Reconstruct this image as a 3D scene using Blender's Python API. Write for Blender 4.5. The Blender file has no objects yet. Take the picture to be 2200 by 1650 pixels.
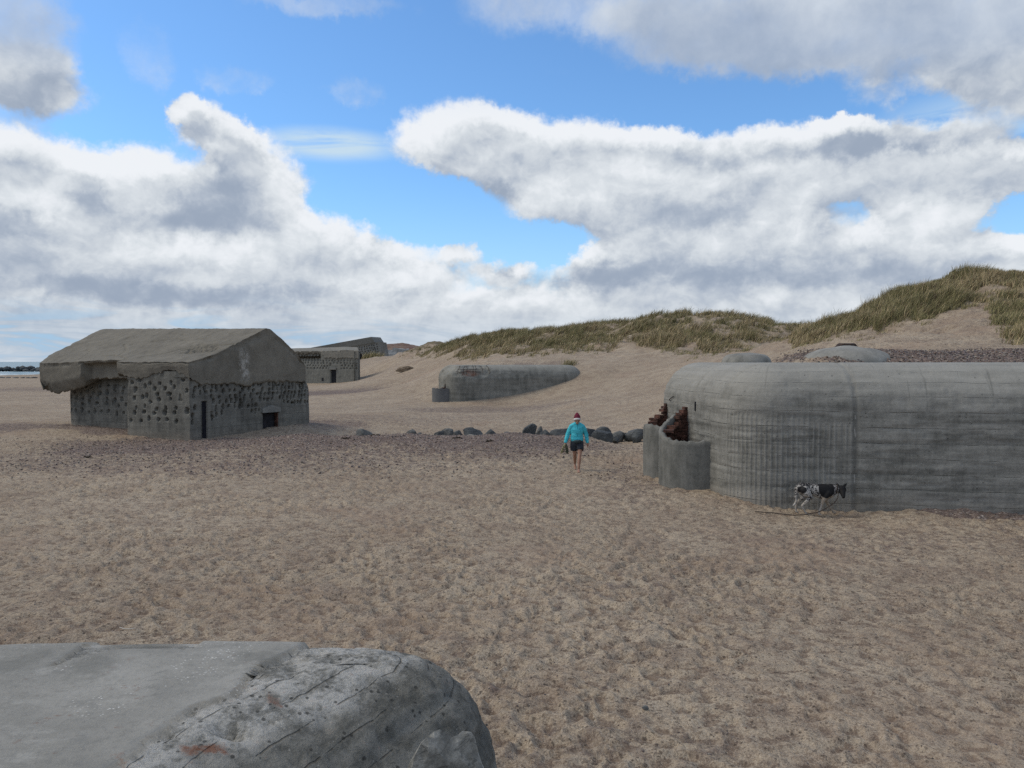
import bpy, bmesh, math, random
import numpy as np
from mathutils import Vector, noise as mnoise
R = math.radians
SC = bpy.context.scene
COL = SC.collection
random.seed(7)
RNG = np.random.default_rng(11)

# ------------------------------------------------------------------ camera
CAM_H, FPX, PITCH = 3.1, 1655.0, math.atan(48/1655.0)
cam = bpy.data.cameras.new("camera")
cam.sensor_width = 36; cam.lens = 36*FPX/2200
cam.clip_start = 0.05; cam.clip_end = 60000
camo = bpy.data.objects.new("camera", cam); COL.objects.link(camo)
camo.location = (0, 0, CAM_H); camo.rotation_euler = (math.pi/2 - PITCH, 0, 0)
SC.camera = camo
SC.view_settings.view_transform = 'Standard'; SC.view_settings.look = 'None'
SC.view_settings.exposure = 0.0; SC.view_settings.gamma = 1
SC.cycles.use_denoising = False
SC.cycles.max_bounces = 5; SC.cycles.diffuse_bounces = 3

CP, SP = math.cos(PITCH), math.sin(PITCH)
def ray(px, py):
    a, b = (px-1100)/FPX, (825-py)/FPX
    return (a, CP + b*SP, -SP + b*CP)
def at(px, py, Y):
    d = ray(px, py); k = Y/d[1]
    return (d[0]*k, Y, CAM_H + d[2]*k)
def proj(x, y, z):
    zz = z - CAM_H
    dep = y*CP - zz*SP; up = y*SP + zz*CP
    return 1100 + FPX*x/dep, 825 - FPX*up/dep

# ------------------------------------------------------------------ node helper
class G:
    def __init__(s, nt): s.nt = nt
    def n(s, t, **kw):
        nd = s.nt.nodes.new(t)
        for k, v in kw.items(): setattr(nd, k, v)
        return nd
    def put(s, sock, v):
        if isinstance(v, bpy.types.NodeSocket): s.nt.links.new(v, sock)
        elif v is not None: sock.default_value = v
    def m(s, op, a, b=None, c=None, clamp=False):
        nd = s.n('ShaderNodeMath', operation=op); nd.use_clamp = clamp
        s.put(nd.inputs[0], a); s.put(nd.inputs[1], b); s.put(nd.inputs[2], c)
        return nd.outputs[0]
    def v(s, op, a, b=None, c=None):
        nd = s.n('ShaderNodeVectorMath', operation=op)
        s.put(nd.inputs[0], a); s.put(nd.inputs[1], b); s.put(nd.inputs[2], c)
        return nd.outputs['Value'] if op in ('LENGTH', 'DOT_PRODUCT', 'DISTANCE') else nd.outputs[0]
    def mr(s, x, a, b, c=0.0, d=1.0, smooth=True):
        nd = s.n('ShaderNodeMapRange'); nd.interpolation_type = 'SMOOTHSTEP' if smooth else 'LINEAR'
        s.put(nd.inputs[0], x); s.put(nd.inputs[1], a); s.put(nd.inputs[2], b); s.put(nd.inputs[3], c); s.put(nd.inputs[4], d)
        return nd.outputs[0]
    def noise(s, vec, scale, detail=4, rough=0.55, dist=0.0, col=False):
        nd = s.n('ShaderNodeTexNoise'); nd.noise_dimensions = '3D'
        s.put(nd.inputs['Vector'], vec); nd.inputs['Scale'].default_value = scale
        nd.inputs['Detail'].default_value = detail; nd.inputs['Roughness'].default_value = rough
        nd.inputs['Distortion'].default_value = dist
        return nd.outputs['Color'] if col else nd.outputs[0]
    def vor(s, vec, scale, feature='F1', rnd=1.0):
        nd = s.n('ShaderNodeTexVoronoi', feature=feature)
        s.put(nd.inputs['Vector'], vec); nd.inputs['Scale'].default_value = scale
        nd.inputs['Randomness'].default_value = rnd
        return nd
    def mix(s, f, a, b, mode='MIX'):
        nd = s.n('ShaderNodeMix', data_type='RGBA', blend_type=mode)
        s.put(nd.inputs[0], f)
        for i, x in ((6, a), (7, b)):
            if isinstance(x, (tuple, list)) and len(x) == 3: x = (*x, 1)
            if isinstance(x, (int, float)): x = (x, x, x, 1)
            s.put(nd.inputs[i], x)
        return nd.outputs[2]
    def sep(s, v):
        nd = s.n('ShaderNodeSeparateXYZ'); s.put(nd.inputs[0], v); return nd.outputs
    def comb(s, x, y, z=0.0):
        nd = s.n('ShaderNodeCombineXYZ')
        for i, q in enumerate((x, y, z)): s.put(nd.inputs[i], q)
        return nd.outputs[0]
    def attr(s, name):
        return s.n('ShaderNodeAttribute', attribute_name=name)
    def bump(s, h, strength=0.5, dist=0.05, nrm=None):
        nd = s.n('ShaderNodeBump'); nd.inputs['Strength'].default_value = strength
        nd.inputs['Distance'].default_value = dist; s.put(nd.inputs['Height'], h)
        if nrm is not None: s.put(nd.inputs['Normal'], nrm)
        return nd.outputs[0]

def new_mat(name):
    m = bpy.data.materials.new(name); m.use_nodes = True
    nt = m.node_tree; nt.nodes.clear(); g = G(nt)
    out = g.n('ShaderNodeOutputMaterial'); b = g.n('ShaderNodeBsdfPrincipled')
    nt.links.new(b.outputs[0], out.inputs[0])
    b.inputs['Roughness'].default_value = 0.9
    b.inputs['Specular IOR Level'].default_value = 0.25
    return m, g, b

# ------------------------------------------------------------------ sky + sun
SUN_EL, SUN_AZ = R(50), R(-82)      # azimuth from +y towards +x: over the sea on the left
sun = bpy.data.lights.new("sun", 'SUN'); sun.energy = 1.35; sun.angle = R(28); sun.color = (1.0, 0.92, 0.80)
suno = bpy.data.objects.new("sun", sun); COL.objects.link(suno)
sd = Vector((math.sin(SUN_AZ)*math.cos(SUN_EL), math.cos(SUN_AZ)*math.cos(SUN_EL), math.sin(SUN_EL)))
suno.rotation_euler = (-sd).to_track_quat('-Z', 'Y').to_euler()

def build_world():
    w = bpy.data.worlds.new("World"); SC.world = w; w.use_nodes = True
    nt = w.node_tree; nt.nodes.clear(); g = G(nt)
    def aze(px, py):
        d = Vector(ray(px, py)).normalized()
        return math.atan2(d.x, d.y)*FPX/100, math.asin(d.z)*FPX/100     # in hundreds of "pixels"
    # cloud field as a node group
    grp = bpy.data.node_groups.new("cloud_field", 'ShaderNodeTree')
    grp.interface.new_socket("P", in_out='INPUT', socket_type='NodeSocketVector')
    grp.interface.new_socket("D", in_out='OUTPUT', socket_type='NodeSocketFloat')
    grp.interface.new_socket("S", in_out='OUTPUT', socket_type='NodeSocketFloat')
    q = G(grp); gi = q.n('NodeGroupInput'); go = q.n('NodeGroupOutput')
    P = gi.outputs[0]
    # warp for billowing edges
    w1 = q.v('SUBTRACT', q.noise(P, 0.45, 5, 0.6, col=True), (0.5, 0.5, 0.5))
    w2 = q.v('SUBTRACT', q.noise(q.v('ADD', P, (7.3, 2.1, 4.0)), 1.5, 5, 0.62, col=True), (0.5, 0.5, 0.5))
    Pw = q.v('ADD', q.v('MULTIPLY_ADD', w1, (1.25, 0.85, 0), P), q.v('MULTIPLY', w2, (0.62, 0.50, 0)))
    w3 = q.v('SUBTRACT', q.noise(q.v('ADD', P, (1.3, 8.1, 2.0)), 5.0, 4, 0.65, col=True), (0.5, 0.5, 0.5))
    Pw = q.v('MULTIPLY', q.v('ADD', Pw, q.v('MULTIPLY', w3, (0.34, 0.26, 0))), (1, 1, 0))
    blobs = [  # px, py, rx, ry (photo pixels), weight
        (60, 440, 330, 125, 1.1), (310, 450, 150, 125, 1.1), (-260, 430, 350, 140, 1.1), (560, 420, 100, 135, 1.1), (455, 268, 72, 50, .85), (408, 226, 36, 34, .75), (505, 315, 60, 62, .85),
        (300, 560, 460, 110, 1.1), (640, 545, 170, 85, .95), (840, 575, 170, 50, .8),
        (985, 305, 150, 78, 1.1), (1200, 325, 250, 95, 1.2), (1480, 375, 330, 92, 1.2), (1780, 385, 340, 92, 1.2), (2030, 375, 130, 85, 1.1), (1310, 440, 230, 65, 1.0),
        (1500, 520, 260, 80, 1.1), (1690, 545, 200, 80, 1.1), (2010, 515, 150, 95, 1.1), (1380, 575, 200, 55, 1.0), (1815, 290, 70, 28, .9), (2230, 350, 120, 60, .9),
        (1080, 580, 75, 30, .75), (985, 550, 40, 22, .6), (2250, 570, 160, 60, 1.0),
        (1240, -15, 270, 70, .8), (1480, 50, 220, 70, .85), (1700, 85, 270, 95, .95), (1980, 50, 330, 100, 1.0), (2200, 90, 140, 95, .9), (2150, 220, 90, 40, .45), (1960, 190, 150, 35, .45),
        (-10, 60, 120, 140, 1.0), (100, 180, 90, 55, .55), (500, 160, 85, 34, .42), (315, 120, 62, 62, .40), (765, 197, 75, 32, .38), (690, -5, 170, 26, .6),
        (1810, 470, 85, 42, -.95), (2185, 470, 80, 50, -.85), (900, 430, 130, 70, -.6), (1160, 525, 130, 48, -.9), (1450, 215, 420, 50, -.5),
    ]
    tot = None
    for (px, py, rx, ry, wt) in blobs:
        a, e = aze(px, py)
        sx, sy = 100/rx, 100/ry
        d = q.v('LENGTH', q.v('MULTIPLY_ADD', Pw, (sx, sy, 0), (-a*sx, -e*sy, 0)))
        k = q.mr(d, 1.35, 0.45, 0.0, wt)
        tot = k if tot is None else q.m('ADD', tot, k)
    sp = q.sep(Pw)
    e_lo = aze(1100, 645)[1]; e_hi = aze(1100, 565)[1]
    bank = q.mr(sp[1], e_hi, e_lo, 0.0, 1.0)
    tot = q.m('ADD', tot, bank)
    tot = q.m('MINIMUM', tot, 1.35)
    # fine structure
    f1 = q.noise(P, 0.95, 7, 0.62)
    tot = q.m('ADD', tot, q.m('MULTIPLY', q.m('SUBTRACT', f1, 0.5), 1.0))
    # cloud added out of view, at the sides and overhead, to neutralise the light
    rs = q.sep(P); tot = q.m('ADD', tot, q.m('MULTIPLY', q.mr(q.m('ABSOLUTE', rs[0]), 12.0, 16.0), 0.75)); tot = q.m('ADD', tot, q.m('MULTIPLY', q.mr(rs[1], 8.6, 11.5), 0.45))
    q.put(go.inputs[0], tot)
    # where the banks are bright and where they are grey
    shb = [(1150, 265, 330, 38, .30), (890, 290, 60, 60, .25), (1540, 360, 330, 45, .30), (1800, 320, 380, 24, -.42), (1480, 312, 120, 22, -.25), (1950, 300, 160, 30, -.3), (1075, 415, 55, 24, -.5), (1450, 465, 330, 35, -.30), (1230, 430, 140, 40, .1),
           (2020, 470, 130, 45, .40), (1680, 480, 60, 50, .40), (1500, 500, 110, 40, .22), (1230, 590, 150, 28, -.40), (1095, 568, 70, 22, -.45), (1500, 590, 260, 30, -.32), (1900, 590, 250, 28, -.30), (1640, 610, 60, 25, .3), (2050, 400, 160, 30, -.12),
           (130, 325, 280, 28, .38), (270, 395, 140, 60, .28), (50, 445, 90, 35, .38), (450, 420, 60, 75, -.40), (380, 480, 120, 40, -.38), (180, 415, 42, 38, -.45), (50, 480, 75, 26, -.42), (620, 400, 60, 90, .32), (440, 535, 150, 35, .36), (700, 520, 120, 30, .22),
           (200, 570, 280, 35, -.05), (300, 625, 480, 24, -.38), (560, 470, 60, 60, -.28), (820, 600, 120, 25, .25), (870, 520, 150, 25, -.2), (980, 555, 45, 26, -.3), (460, 260, 60, 40, -.12), (1000, 640, 300, 22, .18),
           (40, 110, 170, 150, -.18), (1240, 20, 300, 60, .10), (1700, 150, 260, 50, -.10), (2100, 170, 200, 60, -.22), (1900, 60, 260, 60, .08)]
    st = None
    for (px, py, rx, ry, wt) in shb:
        a, e = aze(px, py); sx, sy = 100/rx, 100/ry
        k = q.mr(q.v('LENGTH', q.v('MULTIPLY_ADD', Pw, (sx, sy, 0), (-a*sx, -e*sy, 0))), 1.5, 0.1, 0.0, wt)
        st = k if st is None else q.m('ADD', st, k)
    q.put(go.inputs[1], st)

    tc = g.n('ShaderNodeTexCoord').outputs['Generated']
    x, y, z = g.sep(tc)
    az = g.m('MULTIPLY', g.m('ARCTAN2', x, y), FPX/100)
    el = g.m('MULTIPLY', g.m('ARCSINE', z), FPX/100)
    P = g.comb(az, el, 0.0)
    def field(vec):
        nd = g.n('ShaderNodeGroup'); nd.node_tree = grp; g.put(nd.inputs[0], vec); return nd.outputs
    D, SH = field(P)
    Du = field(g.v('ADD', P, (-0.14, 0.30, 0)))[0]
    hi = g.mr(el, 4.9, 5.9)          # the high clouds are thin and soft-edged
    cover = g.m('MULTIPLY', g.mr(D, g.m('SUBTRACT', 0.20, g.m('MULTIPLY', hi, 0.12)), g.m('ADD', 0.88, g.m('MULTIPLY', hi, 0.52))), g.m('SUBTRACT', 1.0, g.m('MULTIPLY', hi, 0.14)))
    lit = g.m('SUBTRACT', D, Du)
    # soft light and grey in the cloud bodies
    Pl = g.comb(g.m('MULTIPLY', az, 0.75), g.m('MULTIPLY', g.m('LOGARITHM', g.m('ADD', g.m('MAXIMUM', el, 0.0), 0.9), 2.718), 4.2), 3.3)
    body = g.noise(Pl, 0.72, 6, 0.56, 0.2)
    s = g.m('ADD', g.m('MULTIPLY', lit, g.m('SUBTRACT', 0.50, g.m('MULTIPLY', hi, 0.36))), g.m('MULTIPLY', g.m('SUBTRACT', body, 0.45), 0.95))
    s = g.m('ADD', s, g.m('MULTIPLY', g.m('SUBTRACT', 1.0, g.mr(D, 0.6, 1.5)), 0.20))
    # high grey clouds overhead are seen from below
    s = g.m('SUBTRACT', s, g.m('MULTIPLY', hi, 0.16))
    s = g.m('ADD', s, SH)
    # small billows, lit from above left
    pz = 2.0; Pb = g.comb(g.m('MULTIPLY', az, 1.0), g.m('MULTIPLY', el, 1.25), 6.0)
    wv = g.v('MULTIPLY', g.v('SUBTRACT', g.noise(Pb, 1.3, 3, 0.55, col=True), (0.5, 0.5, 0.5)), (0.7, 0.7, 0))
    Pb = g.v('ADD', Pb, wv)
    b0 = g.noise(Pb, 0.85, 5, 0.58); b1 = g.noise(g.v('ADD', Pb, (-0.10, 0.22, 0)), 0.85, 5, 0.58)
    s = g.m('ADD', s, g.m('MULTIPLY', g.m('SUBTRACT', b0, b1), g.m('SUBTRACT', 1.15, g.m('MULTIPLY', hi, 0.8))))
    shade = g.mr(s, -0.50, 0.66, 0.0, 1.0)
    cr = g.n('ShaderNodeValToRGB'); g.put(cr.inputs[0], shade)
    e = cr.color_ramp.elements
    e[0].position = 0.0; e[0].color = (0.33, 0.395, 0.50, 1)
    e[1].position = 1.0; e[1].color = (0.86, 0.89, 0.93, 1)
    for p, c in ((0.22, (0.44, 0.50, 0.59, 1)), (0.5, (0.59, 0.64, 0.70, 1)), (0.76, (0.71, 0.755, 0.80, 1))):
        k = cr.color_ramp.elements.new(p); k.color = c
    ccol = cr.outputs[0]
    # blue of the clear sky
    sky = g.n('ShaderNodeTexSky', sky_type='NISHITA'); sky.sun_disc = False
    sky.sun_elevation = SUN_EL; sky.sun_rotation = SUN_AZ
    sky.air_density = 1.0; sky.dust_density = 0.3; sky.ozone_density = 2.0
    blue = g.mix(1.0, sky.outputs[0], (0.108, 0.150, 0.182), 'MULTIPLY')
    # thin streaks of cirrus
    cz = g.noise(g.comb(g.m('MULTIPLY', az, 0.35), g.m('MULTIPLY', el, 2.6), 9.1), 1.0, 5, 0.6, 0.6)
    def ell(px, py, rx, ry):
        a, ee = aze(px, py)
        return g.mr(g.v('LENGTH', g.v('MULTIPLY_ADD', P, (100/rx, 100/ry, 0), (-a*100/rx, -ee*100/ry, 0))), 1.0, 0.2)
    cm = g.m('ADD', g.m('MULTIPLY', ell(710, 310, 190, 42), 1.1), g.m('MULTIPLY', ell(2090, 270, 220, 90), 0.6), clamp=True)
    ci = g.m('MULTIPLY', cm, g.mr(cz, 0.28, 0.58))
    blue = g.mix(ci, blue, (0.56, 0.72, 0.86))
    # a little whitening low over the sea
    blue = g.mix(g.mr(el, 4.0, -0.2, 0.0, 0.45), blue, (0.50, 0.66, 0.80))
    # low layers seen edge-on near the horizon
    lay = g.noise(g.comb(g.m('MULTIPLY', az, 0.42), g.m('MULTIPLY', el, 2.6), 1.7), 1.0, 6, 0.62, 0.9)
    lowm = g.mr(el, 1.15, 0.35)
    ccol = g.mix(g.m('MULTIPLY', lowm, 0.8), ccol, g.mix(g.mr(lay, 0.36, 0.66), (0.40, 0.49, 0.60), (0.62, 0.69, 0.77)))
    gap = g.m('MULTIPLY', g.mr(lay, 0.50, 0.34), g.m('MULTIPLY', g.mr(el, 1.4, 0.4), g.mr(az, 1.0, -7.0)))
    ccol = g.mix(g.m('MULTIPLY', gap, 0.75), ccol, (0.36, 0.58, 0.80))
    # warm glow added round the unseen sun to brighten and warm the light
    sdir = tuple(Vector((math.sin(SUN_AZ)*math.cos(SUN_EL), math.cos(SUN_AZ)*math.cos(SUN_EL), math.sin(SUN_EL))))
    added_glow = g.mr(g.v('DOT_PRODUCT', tc, sdir), 0.62, 0.99)
    ccol = g.mix(added_glow, ccol, (0.95, 0.87, 0.75)); cover = g.m('MAXIMUM', cover, added_glow)
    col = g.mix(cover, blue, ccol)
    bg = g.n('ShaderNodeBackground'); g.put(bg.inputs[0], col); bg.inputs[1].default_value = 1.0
    out = g.n('ShaderNodeOutputWorld'); nt.links.new(bg.outputs[0], out.inputs[0])
build_world()

# ------------------------------------------------------------------ numpy noise
def _h(ix, iy, iz, seed):
    n = (ix.astype(np.int64)*374761393 + iy.astype(np.int64)*668265263 + iz.astype(np.int64)*2147483647 + seed*1274126177) & 0xFFFFFFFF
    n = ((n ^ (n >> 13))*1274126177) & 0xFFFFFFFF
    n = (n ^ (n >> 16))
    return (n & 0xFFFF)/65535.0
def vn2(x, y, seed=0):
    xi, yi = np.floor(x), np.floor(y); fx, fy = x-xi, y-yi
    fx = fx*fx*fx*(fx*(fx*6-15)+10); fy = fy*fy*fy*(fy*(fy*6-15)+10)
    z = np.zeros_like(xi)
    a, b = _h(xi, yi, z, seed), _h(xi+1, yi, z, seed); c, d = _h(xi, yi+1, z, seed), _h(xi+1, yi+1, z, seed)
    return (a+(b-a)*fx)*(1-fy) + (c+(d-c)*fx)*fy - 0.5
def fbm2(x, y, o=4, seed=0, gain=0.5):
    x = np.asarray(x, float); y = np.asarray(y, float)
    s = 0; a = 1.0; t = 0
    for i in range(o):
        s = s + a*vn2(x*2**i*1.03+i*17.3, y*2**i*1.03-i*9.1, seed+i); t += a; a *= gain
    return s/t*2
def vn3(x, y, z, seed=0):
    xi, yi, zi = np.floor(x), np.floor(y), np.floor(z); fx, fy, fz = x-xi, y-yi, z-zi
    fx, fy, fz = (f*f*(3-2*f) for f in (fx, fy, fz))
    def L(k):
        a, b = _h(xi, yi, k, seed), _h(xi+1, yi, k, seed); c, d = _h(xi, yi+1, k, seed), _h(xi+1, yi+1, k, seed)
        return (a+(b-a)*fx)*(1-fy) + (c+(d-c)*fx)*fy
    return L(zi)*(1-fz) + L(zi+1)*fz - 0.5
def fbm3(p, sc, o=4, seed=0, gain=0.5):
    s = 0; a = 1.0; t = 0
    for i in range(o):
        k = sc*2**i
        s = s + a*vn3(p[:, 0]*k+i*3.7, p[:, 1]*k-i*5.1, p[:, 2]*k+i*7.7, seed+i); t += a; a *= gain
    return s/t*2
def sstep(x, a, b):
    t = np.clip((x-a)/(b-a), 0, 1); return t*t*(3-2*t)

# ------------------------------------------------------------------ mesh helpers
def mesh_np(name, v, quads=None, tris=None, ngons=(), smooth=True, attrs=None, uv=None, cols=None):
    me = bpy.data.meshes.new(name)
    v = np.asarray(v, np.float32)
    q = np.zeros((0, 4), int) if quads is None else np.asarray(quads, int).reshape(-1, 4)
    t = np.zeros((0, 3), int) if tris is None else np.asarray(tris, int).reshape(-1, 3)
    ng = [np.asarray(k, int) for k in ngons]
    loops = np.concatenate([q.ravel(), t.ravel()] + ng) if ng else np.concatenate([q.ravel(), t.ravel()])
    sizes = np.concatenate([np.full(len(q), 4), np.full(len(t), 3), np.array([len(k) for k in ng], int)]).astype(int)
    starts = np.concatenate([[0], np.cumsum(sizes)[:-1]]) if len(sizes) else np.zeros(0, int)
    me.vertices.add(len(v)); me.vertices.foreach_set('co', v.ravel())
    me.loops.add(len(loops)); me.loops.foreach_set('vertex_index', loops.astype(np.int32))
    me.polygons.add(len(sizes)); me.polygons.foreach_set('loop_start', starts.astype(np.int32))
    if smooth: me.polygons.foreach_set('use_smooth', np.ones(len(sizes), bool))
    me.update(calc_edges=True); me.validate()
    for k, a in (attrs or {}).items():
        at_ = me.attributes.new(k, 'FLOAT', 'POINT'); at_.data.foreach_set('value', np.asarray(a, np.float32).ravel())
    for k, a in (cols or {}).items():
        at_ = me.attributes.new(k, 'FLOAT_COLOR', 'POINT'); at_.data.foreach_set('color', np.asarray(a, np.float32).ravel())
    if uv is not None:
        a = me.attributes.new('puv', 'FLOAT_VECTOR', 'POINT')
        a.data.foreach_set('vector', np.c_[np.asarray(uv, np.float32), np.zeros(len(v), np.float32)].ravel())
    return me
def link(name, me, mat=None, parent=None, loc=None):
    o = bpy.data.objects.new(name, me); COL.objects.link(o)
    if mat is not None: me.materials.append(mat)
    if parent is not None: o.parent = parent
    if loc is not None: o.location = loc
    return o
def tag(o, label=None, cat=None, group=None, kind=None):
    if label: o['label'] = label
    if cat: o['category'] = cat
    if group: o['group'] = group
    if kind: o['kind'] = kind
    return o
def empty(name, loc, label, cat, group=None, rot=None):
    o = bpy.data.objects.new(name, None); COL.objects.link(o); o.location = loc; o.empty_display_size = 0.3
    if rot: o.rotation_euler = rot
    return tag(o, label, cat, group)
def grid_q(nu, nv, off=0, wrap=False):
    i = np.arange(nu if wrap else nu-1); j = np.arange(nv-1)
    I, J = np.meshgrid(i, j, indexing='ij'); I2 = (I+1) % nu
    return (np.stack([I*nv+J, I2*nv+J, I2*nv+J+1, I*nv+J+1], -1).reshape(-1, 4)) + off
class MB:      # collects shapes into ONE mesh
    def __init__(s): s.v = []; s.f = []
    def add(s, v, f):
        o = len(s.v); s.v += [tuple(p) for p in v]; s.f += [tuple(i+o for i in k) for k in f]
    def box(s, c, size, rz=0.0, rot=None, jit=0.0):
        M = rot if rot is not None else None
        cz, sz_ = math.cos(rz), math.sin(rz); vs = []
        for dx in (-.5, .5):
            for dy in (-.5, .5):
                for dz in (-.5, .5):
                    p = Vector((dx*size[0], dy*size[1], dz*size[2]))
                    if jit: p += Vector((random.uniform(-jit, jit), random.uniform(-jit, jit), random.uniform(-jit, jit)))
                    p = (M @ p) if M is not None else Vector((p.x*cz-p.y*sz_, p.x*sz_+p.y*cz, p.z))
                    vs.append((c[0]+p.x, c[1]+p.y, c[2]+p.z))
        s.add(vs, [(0, 1, 3, 2), (4, 6, 7, 5), (0, 4, 5, 1), (2, 3, 7, 6), (0, 2, 6, 4), (1, 5, 7, 3)])
    def tube(s, pts, rad, n=10, caps=True):
        pts = [Vector(p) for p in pts]; k = len(pts)
        rr = [(r, r) if isinstance(r, (int, float)) else r for r in rad]
        if caps:   # rounded ends
            def cap(p, d, r):
                m = max(r); o = []
                for a in (80, 55, 30):
                    o.append((p + d*(m*math.sin(R(a))*0.8), (r[0]*math.cos(R(a)), r[1]*math.cos(R(a)))))
                return o
            d0 = (pts[0]-pts[1]).normalized(); d1 = (pts[-1]-pts[-2]).normalized()
            c0 = cap(pts[0], d0, rr[0]); c1 = cap(pts[-1], d1, rr[-1])[::-1]
            pts = [c[0] for c in c0] + pts + [c[0] for c in c1]; rr = [c[1] for c in c0] + rr + [c[1] for c in c1]
        k = len(pts); vs = []; prev = None
        for i in range(k):
            d = (pts[min(i+1, k-1)] - pts[max(i-1, 0)]).normalized()
            if prev is None:
                ref = Vector((1, 0, 0)) if abs(d.x) < 0.8 else Vector((0, 1, 0))
            else: ref = prev
            u = (ref - d*ref.dot(d)).normalized(); w = d.cross(u); prev = u
            for j in range(n):
                a = 2*math.pi*j/n
                vs.append(pts[i] + u*(rr[i][0]*math.cos(a)) + w*(rr[i][1]*math.sin(a)))
        f = [(i*n+j, i*n+(j+1) % n, (i+1)*n+(j+1) % n, (i+1)*n+j) for i in range(k-1) for j in range(n)]
        f += [tuple(range(n))[::-1], tuple((k-1)*n+j for j in range(n))]
        s.add(vs, f)
    def mesh(s, name, smooth=False):
        me = bpy.data.meshes.new(name); me.from_pydata(s.v, [], s.f); me.update()
        bm = bmesh.new(); bm.from_mesh(me); bmesh.ops.recalc_face_normals(bm, faces=bm.faces); bm.to_mesh(me); bm.free()
        if smooth: me.polygons.foreach_set('use_smooth', [True]*len(me.polygons))
        return me
def remesh(me, voxel, smooth_it=4):
    o = bpy.data.objects.new("tmp", me); COL.objects.link(o)
    m = o.modifiers.new("r", 'REMESH'); m.mode = 'VOXEL'; m.voxel_size = voxel; m.use_smooth_shade = True
    if smooth_it:
        sm = o.modifiers.new("s", 'SMOOTH'); sm.factor = 0.5; sm.iterations = smooth_it
    dg = bpy.context.evaluated_depsgraph_get()
    r = bpy.data.meshes.new_from_object(o.evaluated_get(dg))
    bpy.data.objects.remove(o)
    r.polygons.foreach_set('use_smooth', [True]*len(r.polygons))
    return r

# ------------------------------------------------------------------ terrain
TP = []   # control points x, y, z
def w_(x, y, z): TP.append((x, y, z))
def p_(px, py, Y): TP.append(at(px, py, Y))
for x in (-60, -40, -26, -12, -5, 0, 3.6):
    for y in (-25, -8, 2, 8, 14, 20, 25): w_(x, y, 0)
for x in (8, 14, 22, 34):
    for y in (-25, -8, 2, 8, 12.5): w_(x, y, 0)
for q in ((8, 15.4, 0), (11, 14.9, .03), (16, 13.9, .05), (22, 13, .1), (5.8, 15.9, 0), (4.4, 16.7, .06), (3.5, 18.4, .07), (3.1, 20, .05), (2.9, 22, .0), (3.2, 25, .0), (3.8, 27.5, .0), (2.0, 27.8, .05), (4.6, 29, -.12), (3.4, 31.3, -.25), (4.6, 30.6, -.2), (6, 30, .1),
          (5.2, 17.3, .1), (5.2, 18.6, .15), (6.0, 17.2, .0), (6.6, 17.8, .1), (6.3, 19.2, .9), (7, 16.7, .0), (8, 16.6, .0), (8, 17.4, .2), (8, 18.3, 2.2), (8, 19.4, 3.12), (11, 16.2, .0), (11, 17, .2), (11, 18.0, 2.3), (11, 19.0, 3.14), (15, 15.5, .0), (15, 16.4, .2), (15, 17.4, 2.3), (15, 18.5, 3.16), (21, 14.6, .0), (21, 15.5, .3), (21, 17, 2.6), (21, 18, 3.18),
          (6.9, 20.2, 3.04), (6.4, 21.2, 2.4), (5.2, 22.0, .5), (4.0, 23.6, .0), (4.5, 24.6, .0), (4.4, 26.2, .0), (5.4, 26.5, .1), (5.6, 24.2, .3), (7.6, 25.0, 2.9), (7.0, 27.5, 1.2), (6.0, 28.6, .2),
          (9, 20.4, 3.16), (11, 20.2, 3.18), (14, 20, 3.2), (18, 19.6, 3.22), (9, 21.9, 3.26), (12, 21.8, 3.28), (15, 21.2, 3.28), (7.6, 22, 3.05), (7.4, 20.6, 3.02), (8.5, 24, 3.38), (12.5, 23.8, 3.42), (17.5, 22, 3.45), (24, 20, 3.5)): w_(*q)
for x in (-8, -4, 0, 2.6): w_(x, 27.0, .20); w_(x, 29.3, .38); w_(x, 32.0, -.25); w_(x, 38, -.08); w_(x, 46, 0)
for q in ((4.0, 26.2, .06), (5.2, 31.5, -.1), (5.4, 34.5, .15), (-12.4, 29.2, .0), (-15.6, 31, .03), (-17.5, 32.6, .22), (-20, 33.6, .25), (-22, 35, .2), (-22, 40, .1), (-10.2, 34, .2), (-9, 36, .22), (-8.6, 39, .1), (-14, 34, .1), (-18, 38, .1), (-28, 30, .0), (-34, 45, -.1), (-50, 60, -.1), (-90, 60, 0), (-120, 120, 0), (-90, 180, 0), (-150, 10, 0),
          (-14, 46, 0), (-24, 50, 0), (-10, 55, 0), (-5, 54.5, 0), (-1, 54.5, 0), (-7, 60, .1), (-40, 60, 0), (-30, 80, 0), (-22, 92, 0), (-34, 100, 0), (-22, 106, 0), (-33, 109, 0), (-26, 120, .4), (-44, 120, 0), (-60, 120, 0), (-70, 170, .3)): w_(*q)
for q in ((850, 835, 88), (900, 820, 80), (930, 850, 67), (880, 790, 98), (815, 800, 120), (790, 782, 140), (790, 771, 165), (740, 772, 175), (830, 775, 160), (852, 772, 122), (880, 765, 135), (900, 775, 100), (950, 788, 80), (985, 783, 66), (1060, 776, 66), (1150, 775, 66), (1230, 774, 65),
          (1080, 872, 55.3), (1150, 856, 57.0), (1200, 838, 58.0), (1238, 820, 59.1), (1262, 806, 59.8), (1290, 795, 60.5), (1130, 885, 48), (1200, 880, 44), (1250, 860, 47), (1230, 905, 39),
          (1330, 770, 66), (1330, 800, 60), (1330, 850, 50), (1330, 900, 40), (1400, 760, 66), (1400, 800, 57), (1400, 855, 45), (1400, 905, 36), (1480, 772, 60), (1480, 820, 50), (1560, 752, 60), (1560, 770, 52), (1560, 800, 45), (1650, 748, 58), (1690, 745, 56)): p_(*q)
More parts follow.
